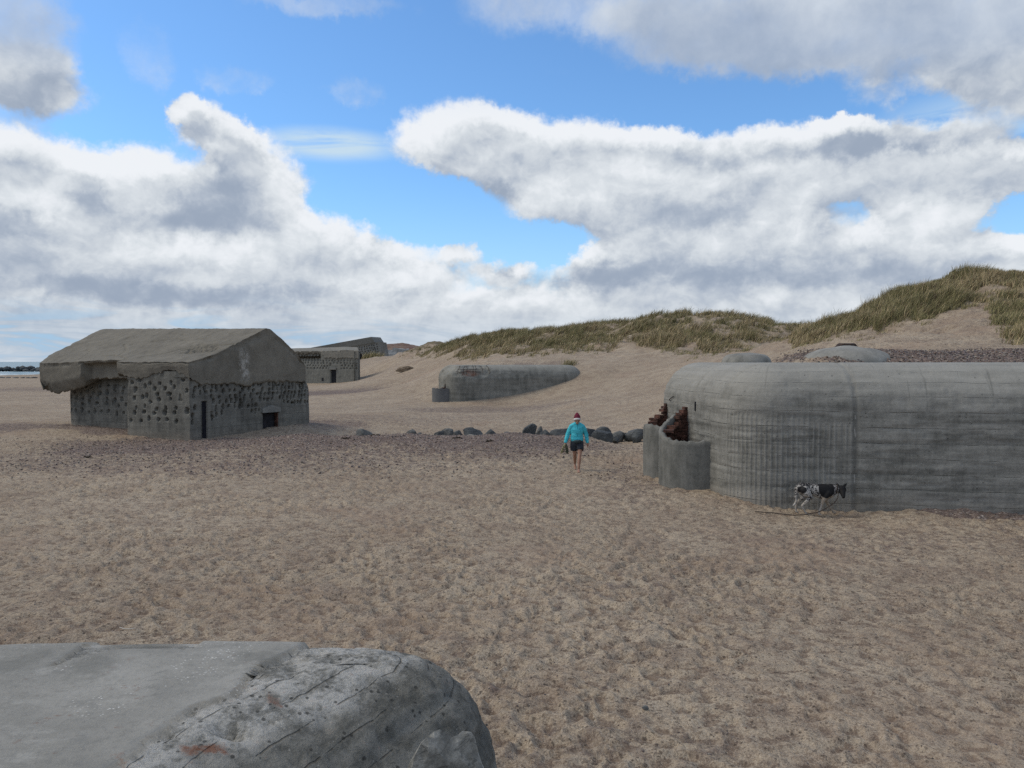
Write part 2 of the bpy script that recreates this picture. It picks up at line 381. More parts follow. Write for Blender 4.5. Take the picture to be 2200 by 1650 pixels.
# central dune ridge (sand surface below the grass tips) and its flank
for q in ((880, 752, 150), (930, 733, 130), (1000, 724, 112), (1060, 720, 104), (1120, 718, 100), (1200, 712, 95), (1280, 707, 91), (1330, 700, 88), (1380, 687, 86), (1430, 676, 85), (1470, 674, 85), (1500, 680, 85), (1545, 674, 84), (1590, 680, 84), (1640, 699, 84), (1700, 711, 84), (1760, 714, 84), (1850, 710, 84), (2000, 690, 90)):
    p_(*q); x, y, z = at(*q); w_(x*1.25, y+25, z-3.0)
for q in ((930, 758, 112), (1000, 752, 92), (1100, 745, 84), (1200, 742, 80), (1300, 738, 77), (1360, 728, 76), (1420, 712, 76), (1480, 715, 75), (1540, 715, 74), (1600, 725, 72), (1660, 732, 70), (1000, 772, 76), (1430, 748, 69), (1520, 742, 68), (1380, 755, 70)): p_(*q)
# right dune
for q in ((1735, 712, 50), (1765, 700, 48), (1805, 682, 47), (1850, 669, 46), (1900, 655, 45.5), (1950, 637, 45), (2000, 614, 44.5), (2040, 600, 44), (2080, 600, 43.5), (2130, 606, 42), (2200, 600, 40), (2320, 585, 38), (2500, 580, 36)):
    p_(*q); x, y, z = at(*q); w_(x+2, y+9, z-1.6); w_(x+5, y+19, z-3.2)
for q in ((1715, 742, 40), (1800, 747, 31), (1900, 745, 29.5), (2000, 743, 28.5), (2100, 744, 27.5), (2200, 744, 26.5), (2350, 740, 25), (1800, 722, 39), (1850, 712, 38), (1900, 705, 37.5), (1950, 694, 37.5), (2000, 684, 37), (2060, 668, 37), (2120, 662, 36), (2200, 664, 34.5), (2130, 715, 31), (2200, 705, 31), (2350, 690, 30)): p_(*q)
for q in ((60, 70, 6), (60, 40, 7), (45, 25, 5.5), (60, 10, 2), (100, 100, 5), (60, 150, 5), (0, 200, 5), (-60, 260, 3), (120, 0, 2), (100, -60, 1), (0, -80, 0), (-80, -60, 0), (40, -40, .5)): w_(*q)
TP = np.array(TP); SCL = 20.0
def _solve():
    n = len(TP); d = np.hypot(TP[:, None, 0]-TP[None, :, 0], TP[:, None, 1]-TP[None, :, 1])/SCL
    A = np.zeros((n+1, n+1)); A[:n, :n] = d - 0.0 * np.eye(n); A[:n, n] = 1; A[n, :n] = 1
    A[:n, :n] -= np.eye(n)*0.004
    b = np.r_[TP[:, 2], 0]
    return np.linalg.lstsq(A, b, rcond=None)[0]
TW = _solve()
def shore_x(y): return np.where(y < 200, -135-(200-y)*0.6, np.minimum(-135+(y-200)*1.0, -62 - (y-273)*0.03))
SEA_Z = -1.25
def ground_base(x, y):
    x = np.asarray(x, float).ravel(); y = np.asarray(y, float).ravel()
    out = np.empty(len(x))
    for s in range(0, len(x), 40000):
        xs, ys = x[s:s+40000], y[s:s+40000]
        out[s:s+40000] = np.sqrt((xs[:, None]-TP[None, :, 0])**2 + (ys[:, None]-TP[None, :, 1])**2) @ (TW[:-1]/SCL) + TW[-1]
    r = np.hypot(x, y)
    out = np.clip(out, -0.6, 11)
    far = sstep(r, 190, 330)
    out = out*(1-far) + 4.0*far
    d = x - shore_x(y)
    out = np.where(far > 0, np.minimum(out, 0.05*np.maximum(d, -50)+0.5), out)
    return out + np.clip(d*0.012 - 1.25, -4, 0)*(1-0.0)
def worley(x, y, seed):
    xi, yi = np.floor(x), np.floor(y); best = np.full(x.shape, 9.0); z = np.zeros_like(xi)
    for i in (-1, 0, 1):
        for j in (-1, 0, 1):
            cx, cy = xi+i+_h(xi+i, yi+j, z, seed), yi+j+_h(xi+i, yi+j, z, seed+7)
            best = np.minimum(best, (x-cx)**2+(y-cy)**2)
    return np.sqrt(best)
def bowls(x, y):
    wx, wy = fbm2(x/.5, y/.5, 2, 81)*.16, fbm2(x/.5+7, y/.5, 2, 83)*.16
    a = np.minimum(worley((x+wx)/.25, (y+wy)/.22, 5), .8); b = np.minimum(worley((x+wx)/.135, (y+wy)/.12, 25), .8)
    return a, b
def ground_z(x, y, fine=True):
    x = np.asarray(x, float); sh = x.shape; x = x.ravel(); y = np.asarray(y, float).ravel()
    b = ground_base(x, y)
    dune = sstep(b, 3.0, 4.6)*sstep(np.hypot(x, y), 26, 34)
    z = b + fbm2(x/3.2, y/3.2, 3, 5)*0.05 + dune*(fbm2(x/5.0, y/5.0, 4, 9)*0.65 + fbm2(x/1.5, y/1.5, 3, 19)*0.34)
    if fine:
        r = np.hypot(x, y); k = 1 - 0.75*sstep(r, 25, 60)
        dm = fbm2(x/0.42, y/0.34, 3, 31); dm2 = fbm2(x/0.15, y/0.12, 2, 41)
        foot = np.abs(fbm2(x/0.6+3, y/0.5, 2, 57))
        a, b2 = bowls(x, y); amp = .55 + .9*np.clip(.5+fbm2(x/1.7, y/1.7, 2, 37), 0, 1)
        z = z + k*(dm*0.022 + dm2*0.010 + amp*(np.minimum(a, .55)**2*0.125 - .028 + np.minimum(b2, .6)**2*0.062))
    return z.reshape(sh)
def gz(x, y): return float(ground_z(np.array([x]), np.array([y]), False)[0])

def blob(x, y, cx, cy, rx, ry, rot=0.0):
    c, s = math.cos(rot), math.sin(rot); dx, dy = x-cx, y-cy
    return 1 - sstep(np.hypot((dx*c+dy*s)/rx, (-dx*s+dy*c)/ry), 0.35, 1.15)
def gravel_mask(x, y):
    n = fbm2(x/2.5, y/2.5, 4, 71); n2 = fbm2(x/7, y/7, 3, 77)
    xx, yy = x+n*1.5, y+n*1.6
    m = sstep(yy, 22.5, 27.5)*(1-sstep(yy, 29.8, 31.0))*sstep(xx, -19, -14)*(1-sstep(xx, 1, 6))*0.95
    m = np.maximum(m, 0.55*blob(xx, yy, -9, 24.5, 12, 5))
    m = np.maximum(m, 0.8*blob(xx, yy, -21, 34.5, 8, 2.6, -0.35)); m = np.maximum(m, 0.9*blob(xx, yy, -17, 33, 3.2, 1.8, -.4))
    m = np.maximum(m, 0.75*blob(xx, yy, -9.0, 37.5, 3.2, 4))
    m = np.maximum(m, 0.45*blob(xx, yy, -7, 42, 12, 4.5)); m = np.maximum(m, 0.6*blob(xx, yy, -2, 50, 10, 5))
    m = np.maximum(m, 0.95*blob(xx, yy, -18, 83, 11, 9)); m = np.maximum(m, 0.4*blob(xx, yy, -19, 103, 8, 2.5))
    m = np.maximum(m, 0.95*sstep(xx, 6.3, 8.5)*(1-sstep(yy+.12*(xx-8), 22.6, 25.5))*(yy > 16))
    m = np.maximum(m, 0.45*blob(xx, yy, 3.2, 20.5, 1.4, 5)); m = np.maximum(m, 0.35*blob(xx, yy, 9, 13.8, 8, 2.6))
    m = np.maximum(m, 0.75*blob(xx, yy, 1.5, 63, 5, 3.5)); m = np.maximum(m, 0.6*blob(xx, yy, -55, 95, 20, 12))
    m = np.maximum(m, np.clip(0.30*sstep(n2, 0.0, 0.5), 0, 1))
    return np.clip(m, 0, 1)
GB = np.array([(800, 757), (870, 757), (900, 760), (950, 768), (1000, 772), (1060, 768), (1100, 764), (1160, 758), (1230, 752), (1300, 752), (1340, 738), (1380, 738), (1420, 748), (1480, 764), (1550, 752), (1600, 746), (1640, 732), (1690, 722), (1708, 748), (1780, 733), (1850, 722), (1920, 706), (1980, 690), (2040, 668), (2090, 652), (2120, 655), (2135, 705), (2160, 728), (2200, 734), (2400, 728)], float)
def grass_density(x, y, z):
    px, py = proj(x, y, z)
    nz = fbm2(x/1.6, y/1.6, 3, 91); nb = fbm2(x/4.5, y/4.5, 3, 93)
    lim = np.interp(px, GB[:, 0], GB[:, 1]) + 5
    d = sstep(lim - py, -9, 13) * (0.35 + 0.65*sstep(nz + (lim-py)/40, -0.25, 0.25))
    d = d*sstep(z, 2.9, 3.9)*(y > 26)
    # sparse sandy part low on the left of the middle dune
    sandy = sstep(px, 1330, 1250)*sstep(py, 735, 757)
    d = d*(1 - sandy*sstep(nz, -0.05, 0.25)*0.95)
    for (cx, cy, rx, ry) in ((1498, 694, 22, 15), (1350, 742, 26, 13), (1480, 745, 22, 9), (1120, 748, 26, 12)):
        d = d*(1-0.9*(1-sstep(np.hypot((px-cx)/rx+nz*.5, (py-cy)/ry), .5, 1.1)))
    d = d*(.25 + .75*sstep(fbm2(x/1.4+9, y/1.4, 3, 97), -.22, .02))
    edge = sstep(px, 1690, 1720)*sstep(px, 2160, 2100)*sstep(py-lim, -45, -5)
    d = d*(1 - 0.62*edge*sstep(nz, -0.25, 0.15))
    return np.clip(d, 0, 1)

# ------------------------------------------------------------------ ground
def m_sand():
    m, g, b = new_mat("sand")
    P = g.n('ShaderNodeNewGeometry').outputs['Position']
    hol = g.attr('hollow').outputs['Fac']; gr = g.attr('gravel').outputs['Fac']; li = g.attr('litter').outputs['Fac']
    big = g.noise(P, 0.16, 4, 0.55); mid = g.noise(P, 1.1, 5, 0.6); cl = g.noise(P, 4.4, 6, 0.68, 0.5); fine = g.noise(P, 21.0, 5, 0.72, 0.4); grain = g.noise(P, 95.0, 3, 0.7)
    c = g.mix(g.mr(big, 0.35, 0.65), (0.372, 0.304, 0.226), (0.448, 0.375, 0.284))
    c = g.mix(g.m('MULTIPLY', g.mr(mid, 0.40, 0.68), 0.55), c, (0.235, 0.172, 0.130))
    # hollows of the trampled sand darkened: heavy dark grains, plus painted shade
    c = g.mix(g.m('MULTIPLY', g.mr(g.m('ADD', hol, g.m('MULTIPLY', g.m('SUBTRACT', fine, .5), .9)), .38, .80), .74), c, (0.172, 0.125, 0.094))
    c = g.mix(g.m('MULTIPLY', g.mr(cl, 0.48, 0.62), 0.34), c, (0.22, 0.168, 0.130))
    c = g.mix(g.m('MULTIPLY', g.mr(fine, 0.50, 0.60), 0.55), c, (0.135, 0.100, 0.078))
    c = g.mix(g.m('MULTIPLY', g.mr(fine, 0.44, 0.30), 0.50), c, (0.50, 0.43, 0.34))
    gn = g.noise(P, 62.0, 3, 0.75); c = g.mix(g.m('MULTIPLY', g.mr(gn, .50, .62), .55), c, (0.11, 0.083, 0.066)); c = g.mix(g.m('MULTIPLY', g.mr(gn, .46, .34), .45), c, (0.56, 0.49, 0.40))
    sp = g.vor(P, 42.0); c = g.mix(g.m('MULTIPLY', g.m('GREATER_THAN', g.sep(sp.outputs['Color'])[0], 0.955), 0.6), c, (0.04, 0.032, 0.028))
    # pale dry and reddish patches
    red = g.noise(g.v('ADD', P, (31.0, 7.0, 0)), 0.33, 3, 0.5)
    c = g.mix(g.m('MULTIPLY', g.mr(red, 0.52, 0.72), 0.35), c, (0.30, 0.218, 0.162))
    # gravel: small pebbles of many colours
    vo = g.vor(P, 26.0); vo2 = g.vor(P, 11.0)
    pc = g.n('ShaderNodeValToRGB'); g.put(pc.inputs[0], g.sep(vo.outputs['Color'])[0])
    e = pc.color_ramp.elements; e[0].color = (0.09, 0.072, 0.064, 1); e[1].color = (0.42, 0.37, 0.32, 1)
    for p, q in ((0.35, (0.130, 0.096, 0.086, 1)), (0.6, (0.185, 0.138, 0.120, 1)), (0.8, (0.15, 0.122, 0.120, 1)), (0.93, (0.30, 0.25, 0.22, 1))):
        k = e.new(p); k.color = q
    pm = g.mr(g.m('ADD', gr, g.m('MULTIPLY', g.m('SUBTRACT', cl, 0.5), 2.2)), 0.20, 0.95)
    c = g.mix(g.m('MULTIPLY', pm, 0.92), c, pc.outputs[0])
    # dead grass and roots under the marram
    lt = g.mix(g.mr(fine, 0.35, 0.65), (0.095, 0.082, 0.048), (0.20, 0.165, 0.105))
    c = g.mix(g.m('MULTIPLY', g.mr(g.m('ADD', li, g.m('MULTIPLY', g.m('SUBTRACT', mid, 0.5), 0.8)), 0.15, 0.75), 0.9), c, lt)
    g.put(b.inputs['Base Color'], c)
    h = g.m('ADD', g.m('MULTIPLY', cl, 0.9), g.m('ADD', g.m('MULTIPLY', fine, 0.42), g.m('MULTIPLY', grain, 0.06)))
    h = g.m('ADD', h, g.m('MULTIPLY', g.m('MULTIPLY', pm, g.m('SUBTRACT', 1.0, vo.outputs['Distance'])), 0.25))
    g.put(b.inputs['Normal'], g.bump(h, 1.0, 0.05))
    b.inputs['Roughness'].default_value = 0.95; b.inputs['Specular IOR Level'].default_value = 0.12
    return m
def build_ground():
    a = np.concatenate([np.linspace(-180, -44, 40)[:-1], np.linspace(-44, 44, 1050), np.linspace(44, 180, 40)[1:-1]])
    a = np.radians(a)
    r = np.concatenate([np.linspace(0.4, 3, 14)[:-1], np.geomspace(3, 130, 880), np.geomspace(130, 2600, 60)[1:]])
    A, Rr = np.meshgrid(a, r, indexing='ij')
    x, y = (np.sin(A)*Rr), (np.cos(A)*Rr)
    z = ground_z(x, y)
    v = np.stack([x, y, z], -1).reshape(-1, 3)
    q = grid_q(len(a), len(r), 0, True)
    # centre fan
    n = len(v); v = np.vstack([v, [[0, 0, 0]]])
    idx = np.arange(len(a))*len(r); t = np.stack([np.full(len(a), n), np.roll(idx, -1), idx], -1)
    q = q[:, ::-1]
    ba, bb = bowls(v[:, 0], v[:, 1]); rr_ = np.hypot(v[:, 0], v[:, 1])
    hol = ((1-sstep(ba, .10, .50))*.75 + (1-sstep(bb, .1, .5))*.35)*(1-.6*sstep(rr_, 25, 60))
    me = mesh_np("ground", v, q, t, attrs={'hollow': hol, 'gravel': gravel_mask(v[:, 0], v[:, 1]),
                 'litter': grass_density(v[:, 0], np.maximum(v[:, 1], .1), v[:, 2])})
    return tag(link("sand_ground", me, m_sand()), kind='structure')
build_ground()

def build_sea():
    m, g, b = new_mat("sea_water")
    P = g.n('ShaderNodeNewGeometry').outputs['Position']
    sw = g.v('MULTIPLY', P, (0.035, 0.10, 1)); w1 = g.noise(sw, 1.0, 6, 0.62, 0.5); w2 = g.noise(g.v('MULTIPLY', P, (0.2, 0.5, 1)), 1.0, 4, 0.6)
    foam = g.m('MULTIPLY', g.mr(g.m('ADD', w1, g.m('MULTIPLY', w2, 0.25)), 0.62, 0.74), g.mr(g.sep(P)[1], 420, 300))
    sx = g.sep(P)[0]
    shore = g.attr('foam').outputs['Fac']
    foam = g.m('MAXIMUM', foam, g.mr(g.m('ADD', shore, g.m('MULTIPLY', g.m('SUBTRACT', w2, 0.5), 0.9)), 0.55, 0.85))
    c = g.mix(g.mr(w1, 0.35, 0.65), (0.10, 0.20, 0.235), (0.19, 0.31, 0.33))
    g.put(b.inputs['Base Color'], g.mix(foam, c, (0.80, 0.84, 0.85)))
    g.put(b.inputs['Roughness'], g.mr(foam, 0, 1, 0.28, 0.8))
    g.put(b.inputs['Normal'], g.bump(g.m('ADD', w1, g.m('MULTIPLY', w2, 0.3)), 0.6, 1.6))
    b.inputs['Specular IOR Level'].default_value = 0.5
    xs = -np.geomspace(20, 20000, 160)[::-1] ; ys = np.concatenate([np.linspace(-600, 100, 20)[:-1], np.linspace(100, 420, 220), np.geomspace(420, 30000, 60)[1:]])
    X, Y = np.meshgrid(xs, ys, indexing='ij')
    Z = SEA_Z + (fbm2(X/9, Y/4, 3, 5)*0.35)*np.where((Y < 700), 1, 0)
    sh = X - shore_x(Y); foam = sstep(sh, -38, -6)
    me = mesh_np("sea", np.stack([X, Y, Z], -1).reshape(-1, 3), grid_q(len(xs), len(ys)), attrs={'foam': foam})
    return tag(link("sea", me, m), kind='structure')
build_sea()

# ------------------------------------------------------------------ concrete
def m_concrete(name, light=(0.30, 0.305, 0.285), dark=(0.165, 0.168, 0.158), vst=0.5, hst=0.5, hsc=5.0, vsc=6.0, speck=0.3, pits=0.3, bumpd=0.012,
               top_pale=None, white=0.35, stain=0.5, boards=0.0, sand=0.0, ridge_u=None, ochre=None):
    """weathered concrete in metres: puv = (length along the wall, height)"""
    m, g, b = new_mat(name)
    uv = g.attr('puv').outputs['Vector']; u, v, _ = g.sep(uv)
    P = g.n('ShaderNodeNewGeometry').outputs['Position']
    big = g.noise(P, 0.55, 5, 0.6); mid = g.noise(P, 2.6, 6, 0.62); fine = g.noise(P, 17, 5, 0.68); grain = g.noise(P, 75, 3, 0.7)
    # rain streaks run down, shutter-board lines run along
    vs = g.noise(g.comb(g.m('MULTIPLY', u, vsc), g.m('MULTIPLY', v, 0.45), 2.0), 1.0, 5, 0.65)
    hs = g.noise(g.comb(g.m('MULTIPLY', u, 0.35), g.m('MULTIPLY', v, hsc), 5.0), 1.0, 5, 0.62)
    f = g.m('ADD', g.m('MULTIPLY', g.m('SUBTRACT', big, 0.5), 1.1), g.m('MULTIPLY', g.m('SUBTRACT', mid, 0.5), 1.0))
    f = g.m('ADD', f, g.m('MULTIPLY', g.m('SUBTRACT', vs, 0.5), vst*1.6))
    f = g.m('ADD', f, g.m('MULTIPLY', g.m('SUBTRACT', hs, 0.5), hst*1.6))
    f = g.m('ADD', f, g.m('MULTIPLY', g.m('SUBTRACT', fine, 0.5), 0.7))
    c = g.mix(g.mr(f, -0.42, 0.46, smooth=False), dark, light)
    h = g.m('ADD', g.m('MULTIPLY', mid, 0.8), g.m('ADD', g.m('MULTIPLY', fine, 0.6), g.m('MULTIPLY', grain, 0.25)))
    if boards:
        seam = g.m('ABSOLUTE', g.m('SUBTRACT', g.m('FRACT', g.m('ADD', g.m('MULTIPLY', v, 3.1), g.m('MULTIPLY', g.noise(uv, 0.5, 2), 0.35))), 0.5))
        sm = g.m('MULTIPLY', g.mr(seam, 0.035, 0.0), g.mr(mid, 0.42, 0.6))
        c = g.mix(g.m('MULTIPLY', sm, boards), c, (0.075, 0.078, 0.072)); h = g.m('SUBTRACT', h, g.m('MULTIPLY', sm, 0.8))
    if ridge_u is not None:     # vertical board marks between two lengths of the wall
        mk = g.m('MULTIPLY', g.m('MULTIPLY', g.mr(u, ridge_u[0]-.04, ridge_u[0]+.04), g.mr(u, ridge_u[1]+.04, ridge_u[1]-.04)), g.mr(v, 2.02, 1.92))
        mk = g.m('MULTIPLY', mk, g.mr(g.noise(g.comb(u, g.m('MULTIPLY', v, 2.2), 4.0), 0.9, 3, .6), .34, .56))
        rw = g.m('SINE', g.m('ADD', g.m('MULTIPLY', u, 2*math.pi/0.108), g.m('MULTIPLY', g.noise(uv, 1.4, 2), 3.0)))
        rr_ = g.noise(g.comb(g.m('MULTIPLY', u, 11.0), g.m('MULTIPLY', v, 1.1), 1.0), 1.0, 3, .6)
        rm = g.m('MULTIPLY', g.m('MULTIPLY', g.mr(rw, 0.1, 0.95), mk), g.mr(rr_, .38, .6))
        c = g.mix(g.m('MULTIPLY', rm, 0.42), c, (0.34, 0.335, 0.31)); h = g.m('ADD', h, g.m('MULTIPLY', g.m('MULTIPLY', rw, mk), 0.5))
        jn = g.m('ABSOLUTE', g.m('SUBTRACT', u, g.m('ADD', ridge_u[1], g.m('MULTIPLY', g.m('SUBTRACT', g.noise(g.comb(0., v, 0.), 2.5, 4), .5), .07))))
        c = g.mix(g.m('MULTIPLY', g.mr(jn, .10, .02), .5), c, (0.085, .085, .078)); c = g.mix(g.m('MULTIPLY', g.mr(jn, .018, .006), g.m('MULTIPLY', g.mr(g.noise(g.comb(0., v, 3.), 4.0, 4), .5, .62), .6)), c, (0.44, .43, .40))
        bl = g.m('ABSOLUTE', g.m('SUBTRACT', v, g.m('ADD', 1.30, g.m('MULTIPLY', g.noise(g.comb(u, 0., 0.), 1.2, 3), .08))))
        bm_ = g.m('MULTIPLY', g.mr(bl, .03, .0), g.m('MULTIPLY', g.mr(u, ridge_u[0]-.04, ridge_u[0]+.04), g.mr(u, ridge_u[1]+.04, ridge_u[1]-.04)))
        c = g.mix(g.m('MULTIPLY', bm_, .5), c, (0.10, .10, .095))
    if top_pale:                 # paler concrete above a height
        tw = g.mr(g.m('ADD', v, g.m('MULTIPLY', g.m('SUBTRACT', mid, 0.5), 0.9)), top_pale[0], top_pale[1])
        c = g.mix(g.m('MULTIPLY', tw, top_pale[2]), c, top_pale[3])
    if stain:
        st = g.m('MULTIPLY', g.mr(vs, 0.56, 0.72), g.mr(big, 0.42, 0.62))
        c = g.mix(g.m('MULTIPLY', st, stain), c, (0.085, 0.088, 0.080))
    if white:                   # lime runs and bird streaks
        ws = g.noise(g.comb(g.m('MULTIPLY', u, 9.0), g.m('MULTIPLY', v, 1.0), 8.0), 1.0, 4, 0.7)
        wm = g.m('MULTIPLY', g.mr(ws, 0.66, 0.76), g.mr(g.noise(P, 0.9, 3), 0.5, 0.62))
        c = g.mix(g.m('MULTIPLY', wm, white), c, (0.50, 0.50, 0.47))
    if speck:
        vo = g.vor(P, 20.0); vd = g.m('MULTIPLY', g.mr(vo.outputs['Distance'], 0.20, 0.10), g.m('GREATER_THAN', g.sep(vo.outputs['Color'])[0], 0.86))
        c = g.mix(g.m('MULTIPLY', vd, speck), c, (0.50, 0.50, 0.47))
    if pits:
        v2 = g.vor(g.v('ADD', P, (3.0, 5.0, 1.0)), 9.0); pd = g.m('MULTIPLY', g.mr(v2.outputs['Distance'], 0.17, 0.10), g.m('GREATER_THAN', g.sep(v2.outputs['Color'])[0], 0.80))
        c = g.mix(g.m('MULTIPLY', pd, pits), c, (0.05, 0.05, 0.047)); h = g.m('SUBTRACT', h, g.m('MULTIPLY', pd, 1.2))
    if ochre:
        om = g.attr('ochre').outputs['Fac']
        c = g.mix(g.m('MULTIPLY', om, g.mr(g.m('ADD', g.m('MULTIPLY', mid, .6), g.m('MULTIPLY', fine, .4)), .42, .58)), c, ochre)
    if sand:
        sm_ = g.mr(g.m('ADD', g.mr(v, 0.75, -0.05), g.m('MULTIPLY', g.m('SUBTRACT', mid, .5), 1.0)), .35, 1.1)
        c = g.mix(g.m('MULTIPLY', sm_, sand), c, (0.27, 0.23, 0.185))
    g.put(b.inputs['Base Color'], c)
    g.put(b.inputs['Normal'], g.bump(h, 0.7, bumpd))
    b.inputs['Roughness'].default_value = 0.92
    return m
def m_plain(name, c1, c2, sc=6.0, bump=0.3, bd=0.02, rough=0.85, spec=0.25):
    m, g, b = new_mat(name)
    P = g.n('ShaderNodeNewGeometry').outputs['Position']
    n = g.noise(P, sc, 6, 0.65); n2 = g.noise(P, sc*6, 4, 0.65)
    f = g.mr(g.m('ADD', n, g.m('MULTIPLY', g.m('SUBTRACT', n2, 0.5), 0.6)), 0.33, 0.67)
    g.put(b.inputs['Base Color'], g.mix(f, c1, c2))
    if bump: g.put(b.inputs['Normal'], g.bump(g.m('ADD', n, g.m('MULTIPLY', n2, 0.4)), bump, bd))
    b.inputs['Roughness'].default_value = rough; b.inputs['Specular IOR Level'].default_value = spec
    return m
M_DARK = m_plain("opening_shade", (0.012, 0.013, 0.016), (0.03, 0.03, 0.036), 3, 0)  # near-black colour stands in for the shade inside openings
M_RUST = m_plain("rusty_iron", (0.055, 0.028, 0.020), (0.20, 0.075, 0.038), 14, 0.5, 0.006)
M_BRICK = m_plain("old_brick", (0.026, 0.016, 0.013), (0.135, 0.064, 0.046), 7, 0.7, 0.012)
M_IRON = m_plain("weathered_iron", (0.020, 0.016, 0.015), (0.07, 0.045, 0.035), 18, 0.4, 0.004)
M_FRAMEC = m_concrete("lintel_concrete", (0.26, .26, .24), (.15, .15, .14), .5, .4)

# ---------- plan outlines: a list of (x, y, corner radius); walls follow the outline, shoulders are rounded inwards
def path_round(pts, step=0.06, closed=False):
    """pts (x,y,r) -> dense polyline with round corners, normals to the right of travel, and arc length"""
    out = []
    n = len(pts)
    if closed: start = ((pts[0][0]+pts[1][0])/2, (pts[0][1]+pts[1][1])/2)
    def add_line(a, b):
        L = math.hypot(b[0]-a[0], b[1]-a[1]); k = max(1, int(L/step))
        for i in range(k): out.append((a[0]+(b[0]-a[0])*i/k, a[1]+(b[1]-a[1])*i/k))
    cur = start if closed else pts[0][:2]
    rng = range(1, n-1) if not closed else range(1, n+1)
    for i in rng:
        p0 = Vector(cur); p1 = Vector(pts[i % n][:2]); p2 = Vector(pts[(i+1) % n][:2]); r = pts[i % n][2]
        d0 = (p1-p0).normalized(); d1 = (p2-p1).normalized(); cosang = max(-1, min(1, d0.dot(d1))); ang = math.acos(cosang)
        if r <= 1e-4 or ang < 1e-3:
            add_line(cur, p1); cur = (p1.x, p1.y); continue
        t = r*math.tan(ang/2); a = p1-d0*t; b = p1+d1*t
        add_line(cur, a)
        side = 1 if d0.x*d1.y-d0.y*d1.x > 0 else -1
        c = a + Vector((-d0.y, d0.x))*r*side
        k = max(3, int(r*ang/step)); a0 = math.atan2(a.y-c.y, a.x-c.x)
        for j in range(k):
            th = a0 + side*ang*j/k; out.append((c.x+r*math.cos(th), c.y+r*math.sin(th)))
        cur = (b.x, b.y)
    add_line(cur, start if closed else pts[-1][:2])
    if not closed: out.append(tuple(pts[-1][:2]))
    p = np.array(out)
    if closed: tg = np.roll(p, -1, 0)-np.roll(p, 1, 0)
    else: tg = np.gradient(p, axis=0)
    tg /= np.linalg.norm(tg, axis=1)[:, None]+1e-9
    nrm = np.c_[tg[:, 1], -tg[:, 0]]
    s = np.r_[0, np.cumsum(np.linalg.norm(np.diff(p, axis=0), axis=1))]
    return p, nrm, s
def holes_field(U, V, holes):
    """holes: list of (u, v, ru, rv, depth); returns inward depth"""
    d = np.zeros_like(U)
    for (hu, hv, ru, rv, dep) in holes:
        i0 = np.searchsorted(U[:, 0], hu-ru*1.6); i1 = np.searchsorted(U[:, 0], hu+ru*1.6)
        if i1 <= i0: continue
        q = np.hypot((U[i0:i1]-hu)/ru, (V[i0:i1]-hv)/rv)
        q = q + fbm2(U[i0:i1]*16+hu, V[i0:i1]*16, 2, 12)*.35; d[i0:i1] = np.maximum(d[i0:i1], dep*(1-sstep(q, 0.80, 1.08)))
    return d

def rounded_block(pts, z0, ztop, r, step=0.06, wall_n=30, arc_n=14, disp=0.012, dsc=1.2, base=(0, 0, 0), centre=None, cap_n=0, carve=None, seed=3):
    """closed solid: vertical wall on a plan outline, quarter-round shoulder of radius r, flat top"""
    p, nr, s = path_round(pts, step, True)
    rr = r(p) if callable(r) else np.full(len(p), r)
    rings = []; vv = []; th_ = []
    for k in range(wall_n):
        t = k/(wall_n); z = z0 + (ztop-rr-z0)*t
        rings.append(np.c_[p, z]); vv.append(z); th_.append(np.zeros(len(p)))
    for k in range(arc_n+1):
        a = math.pi/2*k/arc_n
        q = p - nr*(rr*(1-math.cos(a)))[:, None]
        rings.append(np.c_[q, ztop-rr+rr*math.sin(a)]); vv.append(ztop-rr+rr*a); th_.append(np.full(len(p), a))
    last = rings[-1]
    for k in range(1, cap_n+1):
        t = k/(cap_n+1); c = np.array([centre[0], centre[1], ztop])
        rings.append(last*(1-t)+c*t); vv.append(ztop-rr+rr*math.pi/2+np.full(len(p), t*3.0)); th_.append(np.full(len(p), math.pi/2+t))
    nrw = len(rings); N = len(p)
    V = np.stack(rings, 1)      # N, rows, 3
    uv = np.stack([np.repeat(s[:, None], nrw, 1), np.stack(vv, 1)], -1)
    th = np.stack(th_, 1)
    nv = np.stack([nr[:, None, 0]*np.cos(np.minimum(th, math.pi/2)), nr[:, None, 1]*np.cos(np.minimum(th, math.pi/2)), np.sin(np.minimum(th, math.pi/2))], -1)
    flat = V.reshape(-1, 3)
    d = fbm3(flat, dsc, 5, seed)*disp + fbm3(flat, dsc*6, 3, seed+9)*disp*0.35
    attrs = {}
    if carve is not None:
        dd, attrs = carve(flat, uv.reshape(-1, 2), th.ravel(), d); d = d + dd
    flat = flat + nv.reshape(-1, 3)*d[:, None] - np.array(base)
    q = grid_q(N, nrw, 0, True)
    topring = np.arange(N)*nrw + nrw-1; bot = (np.arange(N)*nrw)[::-1]
    return flat, q, [topring, bot], uv.reshape(-1, 2), attrs

